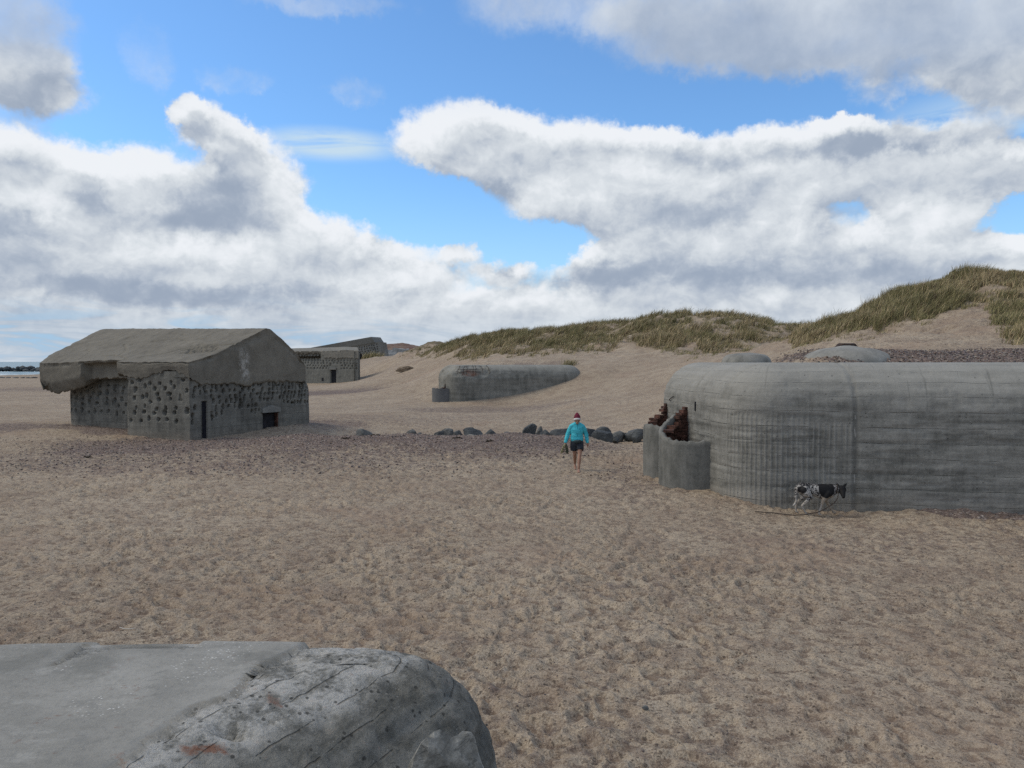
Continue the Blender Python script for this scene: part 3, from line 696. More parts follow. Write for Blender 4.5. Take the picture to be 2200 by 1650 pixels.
# ------------------------------------------------------------------ big rounded bunker on the right
RB = (7.2, 16.2, 0.0)
def build_right_bunker():
    root = empty("bunker", RB, "large grey rounded bunker on the right with broken brick porches, the dog passing its wall", "bunker")
    pts = [(4.85, 16.55, 1.35), (17.5, 14.37, 1.35), (18.6, 20.6, 1.3), (4.02, 22.9, 1.3)]
    def carve(f, uv, th, d):
        x, y, z = f[:, 0], f[:, 1], f[:, 2]
        dd = np.zeros(len(f))
        # shutter-board courses on the long front wall, a step where the formwork changed
        b = (x > 7.22)
        dd += np.where(b & (th < .9), 0.010*np.sign(np.sin(uv[:, 1]*2*math.pi/0.30+fbm2(x*.2, z*.2, 2, 4)*3))*0.5 - 0.006, 0)
        dd -= 0.03*np.exp(-((x-7.22)/0.035)**2)*(y < 18)
        # spalled lines along the board joints
        n = fbm2(x*1.1, uv[:, 1]*9, 3, 8)
        dd -= np.where(n > 0.28, 0.018, 0)*(th < 1.0)
        # seams over the shoulder, seen at the left
        for yy in (17.35, 19.15):
            dd -= 0.028*np.exp(-((y-yy-0.05*fbm2(z*2, z*0+yy, 2, 3))/0.022)**2)*(x < 6.0)*sstep(uv[:, 1], 1.8, 2.1)
        return dd, {}
    V, q, ng, uv, at_ = rounded_block(pts, -0.4, 3.08, 1.0, 0.045, 66, 22, 0.014, 1.0, RB, carve=carve)
    # length where the boards are ridged: the round corner and the first metres of the front
    P0, _, S0 = path_round(pts, 0.045, True)
    front = np.where((P0[:, 1] < 18) & (P0[:, 0] < 7.22))[0]
    jl = np.where((P0[:, 0] < 5.2) & (P0[:, 1] > 17.2) & (P0[:, 1] < 17.5))[0]
    uend = S0[jl].max() if len(jl) else S0[-1]
    uv = uv.copy(); L = S0[-1]
    u = uv[:, 0]; u = np.where(u > L*0.6, u - L - 0.045, u); uv[:, 0] = u
    mk = (P0[:, 1] < 17.3) & (P0[:, 0] < 7.22)
    us = np.where(S0 > L*0.6, S0-L-0.045, S0)[mk]
    mat = m_concrete("bunker_concrete", (0.330, 0.326, 0.300), (0.118, 0.118, 0.107), 0.45, 0.90, 6.0, 7.0, 0.5, 0.35, 0.02,
                     top_pale=(1.75, 3.05, 0.60, (0.33, 0.325, 0.298)), white=0.5, stain=0.55, boards=0.75, sand=.25, ridge_u=(float(us.min()), float(us.max())))
    me = mesh_np("bunker_body", V, q, ngons=ng, uv=uv)
    link("bunker_body", me, mat, root)
    # low domes rising from the roof
    def dome(name, cx, cy, w, dp, h, mat, rz=0.0, edge=0.25):
        nu, nv = 60, 16; a = np.linspace(0, 2*np.pi, nu, endpoint=False); rr = np.linspace(0, 1, nv)
        A, Rr = np.meshgrid(a, rr, indexing='ij')
        prof = np.where(Rr < 1-edge, 1-0.12*(Rr/(1-edge))**2, 0.88*(np.maximum(0, 1-((Rr-(1-edge))/edge)**2))**0.5)
        X, Y = np.cos(A)*Rr*w/2, np.sin(A)*Rr*dp/2
        cz, sz = math.cos(rz), math.sin(rz)
        Z = h*prof + fbm2(X*3+cx, Y*3, 3, 6)*0.012 - 0.12
        v = np.stack([cx+X*cz-Y*sz-RB[0], cy+X*sz+Y*cz-RB[1], 3.06+Z], -1).reshape(-1, 3)
        me = mesh_np(name, v, grid_q(nu, nv, 0, True), ngons=[(np.arange(nu)*nv+nv-1)], uv=np.stack([X, Y], -1).reshape(-1, 2))
        return link(name, me, mat, root)
    roofm = m_concrete("roof_concrete", (0.34, 0.335, 0.31), (0.15, 0.15, 0.138), 0.3, 0.5, 4, 4, 0.4, 0.3)
    dome("roof_dome", 6.35, 20.9, 1.35, 1.5, 0.40, roofm, 0, 0.35)
    dome("roof_dome", 8.95, 20.6, 2.45, 2.3, 0.60, roofm, 0, 0.7)
    # near-black box painted as the shade of a slot in the side wall
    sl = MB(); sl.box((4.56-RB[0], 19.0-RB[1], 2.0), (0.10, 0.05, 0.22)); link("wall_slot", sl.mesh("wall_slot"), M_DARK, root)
    # broken porch shells with brick lining
    t = Vector((-0.134, 0.991, 0)); n = Vector((-0.991, -0.134, 0))
    shellm = m_concrete("porch_concrete", (0.25, 0.248, 0.23), (0.095, 0.098, 0.090), 0.8, 0.15, 3, 4, 0.15, 0.15, 0.01, white=0.2, stain=0.7)
    def porch(c, Ro, prof, brick_prof, ph0, ph1, thick=0.11):
        c = Vector(c) - Vector(RB)
        na, nz = 70, 16
        ph = np.radians(np.linspace(ph0, ph1, na)); top = np.interp(np.degrees(ph), *zip(*prof))
        top = top + fbm2(np.degrees(ph)/4, ph*0+Ro, 3, 3)*0.05
        rows = []
        zz = np.linspace(0, 1, nz)
        def ring(rad, k): return [(c + n*(rad*math.cos(a)) + t*(rad*math.sin(a)) + Vector((0, 0, -0.3+(tp+0.3)*k))) for a, tp in zip(ph, top)]
        for k in zz: rows.append(ring(Ro+0.006*math.sin(k*40), k))
        rows.append(ring(Ro-thick*0.5, 1.012)); 
        for k in zz[::-1]: rows.append(ring(Ro-thick, k))
        V = np.array(rows, float).transpose(1, 0, 2); nr = V.shape[1]
        uvv = np.stack([np.repeat((ph*Ro)[:, None], nr, 1), V[:, :, 2]], -1)
        me = mesh_np("porch_shell", V.reshape(-1, 3), grid_q(na, nr), ngons=[np.arange(nr), (na-1)*nr+np.arange(nr)[::-1]], uv=uvv.reshape(-1, 2))
        sh = link("porch_shell", me, shellm, root)
        bk = MB(); rnd = random.Random(int(Ro*100)); ch = 0.078
        for side in (1,):
            zc = 0.55; row = 0
            while zc < 2.2:
                a = ph0 + (6 if row % 2 else 0)
                while a < ph1:
                    tp = float(np.interp(a, *zip(*brick_prof)))
                    if zc + ch < tp + rnd.uniform(-.05, .05):
                        rad = Ro-thick-0.13+rnd.uniform(-.02, .02)
                        ang = R(a+6); ctr = c + n*(rad*math.cos(ang)) + t*(rad*math.sin(ang)) + Vector((0, 0, zc+ch/2))
                        d = -n*math.sin(ang)+t*math.cos(ang)
                        bk.box(ctr, (0.165*rnd.uniform(.85, 1.05), 0.22+rnd.uniform(-.04, .05), ch*0.90), math.atan2(d.y, d.x), jit=0.008)
                    a += 13
                zc += ch; row += 1
        link("brick_lining", bk.mesh("brick_lining"), M_BRICK, sh)
        return sh
    porch((4.56, 18.98, 0), 0.92, [(-95, 1.23), (-30, 1.20), (-12, 1.24), (0, 1.33), (20, 1.36), (45, 1.5), (70, 1.72), (90, 1.85)],
          [(-95, 1.0), (-25, 1.02), (0, 1.24), (15, 1.42), (45, 1.52), (60, 1.62), (72, 1.88), (95, 1.98)], -92, 92)
    porch((4.33, 20.62, 0), 0.80, [(-95, 1.3), (-50, 1.40), (-10, 1.42), (0, 1.40), (25, 1.26), (60, 1.36), (90, 1.5)],
          [(-95, 1.3), (-50, 1.25), (0, 1.36), (15, 1.50), (50, 1.66), (68, 1.70), (72, 1.95), (95, 2.02)], -62, 92)
    for pl in ([(4.37, 20.9, 1.95), (4.25, 20.8, 2.08), (4.32, 20.6, 2.17)], [(4.36, 20.95, 1.9), (4.3, 20.82, 2.12), (4.4, 20.55, 2.2), (4.5, 20.45, 2.19)]):
        rb = MB(); rb.tube([(a-RB[0], b-RB[1], c) for a, b, c in pl], [.012]*len(pl), 6); link("rebar", rb.mesh("rebar"), M_IRON, root)
build_right_bunker()

# ------------------------------------------------------------------ half buried bunker in the middle distance
CB = (-4.7, 56.4, 0.0)
def build_centre_bunker():
    root = empty("bunker", CB, "distant rounded grey bunker with rebar showing at its corner, sand sloping over its right end", "bunker")
    pts = [(-4.72, 56.35, 1.15), (5.95, 60.17, 1.9), (4.2, 66.5, 1.3), (-6.1, 62.8, 1.2)]
    e = Vector((11.02, 3.95)).normalized()
    def carve(f, uv, th, d):
        a = (f[:, 0]+4.72)*e.x + (f[:, 1]-56.35)*e.y     # along the front
        front = (f[:, 1] < 61.2)
        m = (1-sstep(np.hypot((a-1.9)/1.9, (uv[:, 1]-2.55)/0.75) + fbm3(f, 1.3, 3, 5)*0.35, 0.75, 1.0))*front
        tail = (1-sstep(np.hypot((a-4.6)/2.2, (uv[:, 1]-2.15)/0.30) + fbm3(f, 1.5, 3, 7)*0.5, 0.7, 1.0))*front
        dd = -m*(0.13 + 0.10*fbm3(f, 3.5, 4, 21)) - tail*(0.05+0.05*fbm3(f, 5, 3, 33))
        oc = m*(1-sstep(np.hypot((a-1.85)/0.75, (uv[:, 1]-2.35)/0.35), .7, 1.1))
        return dd, {'ochre': oc}
    V, q, ng, uv, at_ = rounded_block(pts, -0.5, 2.84, 1.08, 0.09, 40, 24, 0.02, 0.8, CB, carve=carve)
    mat = m_concrete("buried_bunker_concrete", (0.275, 0.272, 0.245), (0.105, 0.106, 0.094), 0.8, 0.7, 3.5, 2.6, 0.2, 0.15, 0.03,
                     top_pale=(2.0, 3.0, 0.5, (0.31, 0.305, 0.275)), white=0.6, stain=0.6, ochre=(0.215, 0.125, 0.095))
    link("bunker_body", mesh_np("bunker_body", V, q, ngons=ng, uv=uv, attrs=at_), mat, root)
    n = Vector((e.y, -e.x))
    def sh(a, ang, out=0.03):
        r = 0.95; bx = Vector((-4.72, 56.35)) + e*a
        off = -n*(r*(1-math.cos(ang))) + n*out*math.cos(ang)
        return (bx.x+off.x-CB[0], bx.y+off.y-CB[1], 2.84-r+r*math.sin(ang)+out*math.sin(ang))
    rnd = random.Random(5)
    for i, a in enumerate((.75, 1.15, 1.45, 1.95, 2.2, 2.75, 3.3)):
        b = MB(); l, h = rnd.uniform(0.22, .45), rnd.uniform(1.15, 1.5); lean = 0.55-a*.18
        b.tube([sh(a+lean*k/6+rnd.uniform(-.04, .04), l+(h-l)*k/6, -.04+rnd.uniform(-.05, .04)) for k in range(7)], [.017]*7, 6)
        link("rebar", b.mesh("rebar"), M_IRON, root)
    for ang, a0, a1 in ((.52, .7, 2.6), (.80, .9, 3.1)):
        b = MB(); b.tube([sh(a0+(a1-a0)*k/6, ang+rnd.uniform(-.05, .05), -.05) for k in range(7)], [.019]*7, 6); link("rebar", b.mesh("rebar"), M_IRON, root)
    # porch at the left corner
    sm = m_concrete("dark_porch_concrete", (0.16, 0.165, 0.17), (0.085, 0.088, 0.092), .4, .2, 3, 3, 0, 0, white=.1)
    b = MB(); na = 26; c = Vector((-5.15-CB[0], 57.7-CB[1], 0)); vs = []; fs = []
    for i in range(na):
        a = math.pi*(0.93) + math.pi*1.0*i/(na-1)-.25
        for (rad, z) in ((.84, -.4), (.84, 1.12+.03*math.sin(i*1.7)), (.68, 1.10+.03*math.sin(i*1.7)), (.68, -.4)):
            vs.append(c+Vector((math.cos(a)*rad, math.sin(a)*rad, z)))
    for i in range(na-1):
        for k in range(4): fs.append((i*4+k, (i+1)*4+k, (i+1)*4+(k+1) % 4, i*4+(k+1) % 4))
    fs += [(0, 1, 2, 3), ((na-1)*4+3, (na-1)*4+2, (na-1)*4+1, (na-1)*4)]
    b.add(vs, fs); me = b.mesh("porch_shell"); ps = link("porch_shell", me, sm, root)
    k = MB(); rnd = random.Random(9)
    for r_ in range(24):
        w = 0.72 - r_*.012 - (0.22 if r_ > 14 else 0)
        k.box((c.x+.42-w/2+rnd.uniform(-.02, .02), c.y-.05, .08+r_*.075), (max(.12, w), .3, .068), .1, jit=.01)
    link("brick_lining", k.mesh("brick_lining"), M_BRICK, ps)
build_centre_bunker()

# ------------------------------------------------------------------ perforated blockhouses with a heavy roof slab
def slab(W, s0, s1, tf, tb, zt, zb, inset, ns, nt, rows, chip, base, seed, mat, root, carve=None, pale=None):
    """roof slab: top height field over (s,t), ragged sides down to zb, closed underneath"""
    S = np.linspace(s1, s0, ns)                                     # from the far left to the gable
    T = np.linspace(0, 1, nt)
    sg, fg = np.meshgrid(S, T, indexing='ij')
    tfv = tf(sg); tg = tfv + (tb-tfv)*fg
    Z = zt(sg, tg)
    x, y = W(sg, tg)
    rough = fbm2(sg*1.1, tg*1.1, 4, seed)*0.025 + fbm2(sg*5, tg*5, 3, seed+1)*0.014
    if carve is not None: rough = rough + carve(sg, tg)
    Z = Z + rough
    top = np.stack([x, y, Z], -1)
    per = [(i, 0) for i in range(ns)] + [(ns-1, j) for j in range(1, nt)] + [(i, nt-1) for i in range(ns-2, -1, -1)] + [(0, j) for j in range(nt-2, 0, -1)]
    per = np.array(per); m = len(per)
    ps, pt = sg[per[:, 0], per[:, 1]], tg[per[:, 0], per[:, 1]]
    edge = np.where(per[:, 1] == 0, 0, np.where(per[:, 0] == ns-1, 1, np.where(per[:, 1] == nt-1, 2, 3)))
    cs, ct = 0.5*(s0+s1), 0.5*tb
    din_s = np.where(edge == 1, 1.0, np.where(edge == 3, -1.0, 0.0)); din_t = np.where(edge == 0, 1.0, np.where(edge == 2, -1.0, 0.0))
    L = np.r_[0, np.cumsum(np.hypot(np.diff(ps), np.diff(pt)))]
    # chip the rim
    ch = np.maximum(0, fbm2(L*2.2, L*0+seed, 4, seed+5))*chip
    ti = per[:, 0]*nt + per[:, 1]
    topf = top.reshape(-1, 3)
    topf[ti, 2] -= ch*0.8
    zpt = topf[ti, 2]; zpb = zb(ps, pt, edge) + fbm2(L*6.5, L*0+3, 4, seed+7)*chip*0.9
    pl = [np.zeros(len(topf))]
    allv = [topf]; uvs = [np.stack([sg, tg], -1).reshape(-1, 2)]
    for k in range(0, rows+1):
        f = k/rows; z = zpt + (zpb-zpt)*f
        ins = inset(ps, pt, edge, f) + np.maximum(0, fbm2(L*4.5, z*6.0, 4, seed+11))*chip*1.5*np.exp(-((f-.06)/.07)**2)*min(1, f*30) + fbm2(L*1.4, z*2.5, 4, seed+13)*0.03*min(1, f*12)
        xx, yy = W(ps+din_s*ins, pt+din_t*ins)
        pl.append(np.zeros(m) if pale is None else pale(ps, pt, edge, z))
        allv.append(np.stack([xx, yy, z], -1)); uvs.append(np.stack([L, z], -1))
    V = np.concatenate(allv); n0 = ns*nt
    q = [grid_q(ns, nt)]
    i = np.arange(m); i2 = (i+1) % m
    for k in range(rows): q.append(np.stack([n0+k*m+i2, n0+k*m+i, n0+(k+1)*m+i, n0+(k+1)*m+i2], -1))
    xx, yy = W(ps+din_s*(ins+.9), pt+din_t*(ins+.9))         # the underside rises away from the edge
    V = np.concatenate([V, np.stack([xx, yy, np.maximum(z, 2.35)], -1)]); uvs.append(uvs[-1]); pl.append(np.zeros(m))
    k = rows; q.append(np.stack([n0+k*m+i2, n0+k*m+i, n0+(k+1)*m+i, n0+(k+1)*m+i2], -1))
    me = mesh_np("roof_slab", V-np.array(base), np.concatenate(q), ngons=[n0+(rows+1)*m+i], uv=np.concatenate(uvs), attrs={'ochre': np.concatenate(pl)})
    bm = bmesh.new(); bm.from_mesh(me); bmesh.ops.recalc_face_normals(bm, faces=bm.faces); bm.to_mesh(me); bm.free()
    return link("roof_slab", me, mat, root)
def wall_panel(pts, z0, ztop, step, hz, holes, base, mat, root, lean=None, disp=0.02, seed=3, back=0.6, name="wall"):
    """a thick wall along an open outline: outer face carved by holes, closed at the back"""
    p, nr, s = path_round(pts, step)
    nz = int((ztop-z0)/hz)+1; zz = np.linspace(z0, ztop, nz)
    U, Vv = np.meshgrid(s, zz, indexing='ij')
    d = holes_field(U, Vv, holes)
    if lean is not None: d = d + lean(s, p, U, Vv)
    X = p[:, 0][:, None]-nr[:, 0][:, None]*d; Y = p[:, 1][:, None]-nr[:, 1][:, None]*d
    F = np.stack([X, Y, Vv], -1).reshape(-1, 3)
    k = fbm3(F, 1.6, 4, seed)*disp
    N3 = np.c_[np.repeat(nr, nz, 0), np.zeros(len(F))]
    F = F + N3*k[:, None]
    Bk = np.stack([np.repeat((p[:, 0]-nr[:, 0]*back)[:, None], 2, 1), np.repeat((p[:, 1]-nr[:, 1]*back)[:, None], 2, 1), np.repeat([[z0, ztop]], len(p), 0)], -1).reshape(-1, 3)
    n = len(p); o = n*nz
    q = [grid_q(n, nz)]
    i = np.arange(n-1)
    b0, b1 = o+2*i, o+2*i+1; c0, c1 = o+2*(i+1), o+2*(i+1)+1
    q.append(np.stack([c0, b0, b1, c1], -1))                                         # back
    q.append(np.stack([i*nz+nz-1, (i+1)*nz+nz-1, c1, b1], -1))                       # top
    q.append(np.stack([(i+1)*nz, i*nz, b0, c0], -1))
    ng = [np.r_[np.arange(nz), [o+1, o]], np.r_[(n-1)*nz+np.arange(nz)[::-1], [o+2*(n-1), o+2*(n-1)+1]]]
    uv = np.concatenate([np.stack([U, Vv], -1).reshape(-1, 2), np.stack([np.repeat(s, 2), np.tile([z0, ztop], n)], -1)])
    me = mesh_np(name, np.concatenate([F, Bk])-np.array(base), np.concatenate(q), ngons=ng, uv=uv)
    return link(name, me, mat, root), (p, nr, s)

LBC = np.array((-12.56, 30.0)); LBA = np.array((-.888, .46)); LBB = np.array((.46, .888))
def LW(s, t): return LBC[0]+LBA[0]*s+LBB[0]*t, LBC[1]+LBA[1]*s+LBB[1]*t
def build_left_blockhouse():
    base = (-12.56, 30.0, 0.0)
    root = empty("blockhouse", base, "big grey blockhouse on the left with sloping roof slab and walls full of holes", "bunker")
    wm = m_concrete("blockhouse_wall", (0.225, 0.220, 0.195), (0.085, 0.083, 0.074), 0.9, 0.6, 4.5, 4.0, 0.25, 0.25, 0.03, white=0.5, stain=0.5, boards=0.5, sand=.35)
    rm = m_concrete("roof_slab_concrete", (0.235, 0.217, 0.180), (0.118, 0.110, 0.092), 0.30, 0.12, 2.5, 3.0, 0.15, 0.5, 0.035, white=0.2, stain=0.35, ochre=(.40, .39, .36))
    def L(s, t, r=0.0): x, y = LW(s, t); return (x, y, r)
    pts = [L(10.1, 6.5), L(10.1, 1.2, 1.1), L(3.7, 1.2), L(3.7, 0), L(0, 0), L(0, 7.25, .9), L(3, 7.25)]
    p, nr, s = path_round(pts, .035)
    def ulen(ss, tt):
        x, y = LW(ss, tt); return float(s[np.argmin((p[:, 0]-x)**2+(p[:, 1]-y)**2)])
    rnd = random.Random(4); holes = []
    u0, u1 = ulen(0, 0.12), ulen(0, 6.8)
    # gable: dense rows of tall narrow pockets
    for rowi, zc in enumerate((0.78, 1.0, 1.24, 1.48, 1.70, 1.92, 2.10)):
        u = u0 + rnd.uniform(0, .2)
        while u < u1+.9:
            t = u-u0
            keep = (rowi >= 2 and not (t > 4.0 and rowi < 2)) or (rowi == 1 and (t < 1.6 or (t > 2.0 and t < 4.0 and rnd.random() < .7))) or (rowi == 0 and t < 1.2 and rnd.random() < .6)
            if t > 3.3 and rowi == 6: keep = rnd.random() < .75
            if t < 0.9 and t > .35 and zc < 1.75: keep = False
            if 3.6 < t < 4.8 and zc < 1.3: keep = False
            if keep and rnd.random() < .93:
                holes.append((u+rnd.uniform(-.05, .05), zc+rnd.uniform(-.05, .05), rnd.uniform(.040, .075), rnd.uniform(.055, .125), rnd.uniform(.25, .45)))
            u += rnd.uniform(.24, .36) if t < 2.2 else rnd.uniform(.19, .27)
    # front block and set-back wall: rounder pockets further apart
    ub0, ub1 = ulen(3.6, 0), ulen(.15, 0)
    for zc in (.72, 1.05, 1.28, 1.55, 1.82, 2.02, 2.3):
        u = ub0 + rnd.uniform(.1, .45)
        while u < ub1:
            holes.append((u, zc+rnd.uniform(-.11, .11), rnd.uniform(.055, .12), rnd.uniform(.05, .105), rnd.uniform(.2, .4))); u += rnd.uniform(.46, .72)
    us0, us1 = ulen(10.1, 3.6), ulen(3.9, 1.2)
    for zc in (.86, 1.22, 1.45, 1.75, 2.0):
        u = us0 + rnd.uniform(.0, .4)
        while u < us1:
            holes.append((u, zc+rnd.uniform(-.07, .07), rnd.uniform(.055, .11), rnd.uniform(.05, .115), rnd.uniform(.2, .4))); u += rnd.uniform(.40, .62)
    ud = (ulen(0, .53), ulen(0, .845)); uw = (ulen(0, 3.78), ulen(0, 4.72))
    zg_d, zg_w = -.2, 0.22
    ublk = (ulen(10.1, 5), ulen(3.75, 1.2))
    def lean(ss, pp, U, V):
        d = np.zeros_like(U)
        d = np.where((U > ud[0]) & (U < ud[1]) & (V < 1.50), 0.55, d)
        d = np.where((U > uw[0]) & (U < uw[1]) & (V > .1) & (V < .90), 0.55, d)
        # the set-back wall is rounded over at its top, its skin scabbed away
        m = (U < ublk[1])
        d = d + np.where(m, 0.75*(1-np.sqrt(np.clip(1-np.clip((V-1.75)/.95, 0, .999)**2, 0, 1))) + np.maximum(0, fbm2(U*1.2, V*1.6, 4, 8))*0.10, 0)
        g_ = (U > ulen(0, 5.8))
        d = d + np.where(g_, 0.5*(1-np.sqrt(np.clip(1-np.clip((V-1.55)/.9, 0, .999)**2, 0, 1))), 0)
        # broken skin along the joint under the slab
        d = d + 0.05*sstep(V, 1.9, 2.15)*np.maximum(0, fbm2(U*4, V*3, 3, 15))
        d = d + 0.018*np.abs(fbm2(U*7, V*2.2, 3, 25))*sstep(V, .9, 1.1)
        return d
    wall_panel(pts, -.5, 2.72, .035, .035, holes, base, wm, root, lean, 0.02)
    # dark panel painted as the shade in the slit, window lintel and rusty jamb
    def gp(t, out, z): x, y = LW(-out, t); return (x-base[0], y-base[1], z)
    rz = math.atan2(LBB[1], LBB[0])
    d = MB(); d.box(gp(.69, -.10, .62), (.36, .05, 1.78), rz); link("doorway_shade", d.mesh("doorway_shade"), m_plain("slit_shade", (.006, .007, .012), (.016, .017, .024), 5, .2), root)
    wf = MB(); wf.box(gp(4.25, -.24, .5), (1.0, .05, .9), rz); win = link("window", wf.mesh("window"), M_DARK, root)  # dark panel stands in for the shade inside the window
    j = MB(); j.box(gp(4.70, -.10, .5), (.045, .16, .84), rz); link("jamb", j.mesh("jamb"), M_BRICK, win)
    li = MB()
    prof = [(3.72, .88), (4.80, .88), (4.80, 1.06), (4.28, 1.20), (3.72, 1.06)]
    vs = [gp(t, .09, z) for t, z in prof] + [gp(t, -.3, z) for t, z in prof]
    li.add(vs, [(0, 1, 2, 3, 4), (9, 8, 7, 6, 5)]+[(i, (i+1) % 5, 5+(i+1) % 5, 5+i) for i in range(5)]); link("lintel", li.mesh("lintel"), M_FRAMEC, win)
    # roof slab
    zp_t = [-0.2, 0, 1.2, 4.0, 4.25, 5.1, 6.0, 6.5, 6.9]; zp_z = [3.08, 3.10, 3.45, 4.55, 4.52, 4.02, 3.36, 2.85, 2.35]
    def zt(S, T):
        z = np.interp(T, zp_t, zp_z)
        flat = np.interp(T, [0, 1.6, 4.0], [3.12, 3.30, 4.55])
        w = (1-sstep(S, 3.6, 5.2))*(T < 4.0)
        z = z*(1-w*.15) + flat*w*.15
        z = z + 0.018*S*sstep(T, 1, 4) - sstep(S, 4.3, 9.5)*(1-sstep(T, .2, 1.2))*.14
        return z - 0.35*sstep(S, 10.0, 11.2)*sstep(T, 2.0, 4.0)
    def tf(S): return np.interp(S, [4.25, 4.45], [-.07, .30])
    def zb(S, T, e):
        f = np.interp(S, [0, .35, .8, 1.3, 2.0, 2.6, 3.2, 4.2, 4.5, 7.1, 7.3, 8.2, 9.3, 10.2], [2.42, 2.62, 2.74, 2.76, 2.62, 2.46, 2.40, 2.62, 2.42, 2.36, 2.0, 1.85, 1.66, 1.82])
        gb = np.interp(T, [0, .3, .6, 1.6, 2.2, 2.6, 3.0, 3.3, 4.5, 6.0, 6.9], [2.50, 2.26, 2.19, 2.22, 2.20, 2.09, 2.05, 2.18, 2.21, 2.20, 2.20])
        return np.where(e == 0, f, np.where(e == 1, gb, np.where(e == 3, np.interp(T, [0, 3, 7], [1.85, 2.2, 2.2]), 2.1)))
    def inset(S, T, e, f):
        r = np.where((e == 0) & (S > 4.4) & (S < 7.15), .42*sstep(np.full_like(S, f), .10, .2), 0)
        r = r + np.where(((e == 0) & (S >= 7.15)) | (e == 3), .38*np.maximum(0, f-.62)**1.3*3.2*.8, 0)
        return r + np.where((e == 0) & (S < 4.3), .10*np.maximum(0, f-.5), 0) + np.where((e <= 1) & (T < 6.2), .05*sstep(np.full_like(S, f), .02, .07)*(1-sstep(np.full_like(S, f), .09, .17))*np.clip(.5+fbm2(S*2+3, T*2, 3, 6)*1.6, 0, 1.6), 0)
    def carve(S, T):
        m = 1-sstep(np.hypot((S-1.35-(T-1.7)*.2)/1.15, (T-1.75)/.55)+fbm2(S*2, T*3, 3, 4)*.5, .6, 1.0)
        n = np.abs(fbm2(S*3.2, T*6, 4, 44))
        c = 0
        for (s_, t_) in ((6.4, 2.2), (7.6, 2.9), (5.4, 2.6), (8.8, 1.6), (2.6, 3.2), (1.4, 3.4), (4.4, 3.3)):
            c = c - .06*np.exp(-((S-s_)/.10)**2-((T-t_)/.07)**2)
        wob = fbm2(S*2.2, T*2.2, 4, 47)*.16
        for ln_, w_l, dp in (([(4.35, .25), (3.6, .9), (2.6, 1.75), (1.0, 2.25), (.0, 2.3)], .05, .07), ([(4.4, .5), (5.6, .95), (6.6, .9)], .04, .06), ([(5.6, .95), (6.0, 1.7), (6.9, 2.2)], .035, .05), ([(2.2, 3.0), (3.4, 2.6), (4.2, 2.9), (5.6, 2.5)], .035, .045), ([(7.6, .4), (8.0, 1.3), (8.9, 1.8)], .04, .05)):
            dist = np.full(S.shape, 9.0)
            for (a0, b0), (a1, b1) in zip(ln_[:-1], ln_[1:]):
                L2 = (a1-a0)**2+(b1-b0)**2; k = np.clip(((S-a0)*(a1-a0)+(T-b0)*(b1-b0))/L2, 0, 1)
                dist = np.minimum(dist, np.hypot(S-a0-k*(a1-a0), T-b0-k*(b1-b0)+wob))
            c = c - dp*np.exp(-(dist/w_l)**2)
        return m*(.12*fbm2(S*5, T*9, 3, 45)-.06-n*.26) + c
    def LW2(S, T):
        # the left end of the slab is broken off along a slanting, ragged line
        S2 = np.where(S > 9.0, 9.0+(S-9.0)*np.interp(T, [0, .5, 2.2, 4.0, 7], [.78, .95, 1.45, 1.75, 1.5]) + (S-9.0)*fbm2(T*1.5, T*0+2, 3, 66)*.18, S)
        return LW(S2, T)
    slab(LW2, -.035, 10.35, tf, 6.45, zt, zb, inset, 300, 170, 22, .085, base, 12, rm, root, carve, lambda S, T, e, z: (e == 1)*np.clip(1.3*np.exp(-((T-2.75)/.26)**4)*sstep(z, 2.2, 2.5)*(1-sstep(z, 3.3, 3.8)), 0, 1))
build_left_blockhouse()

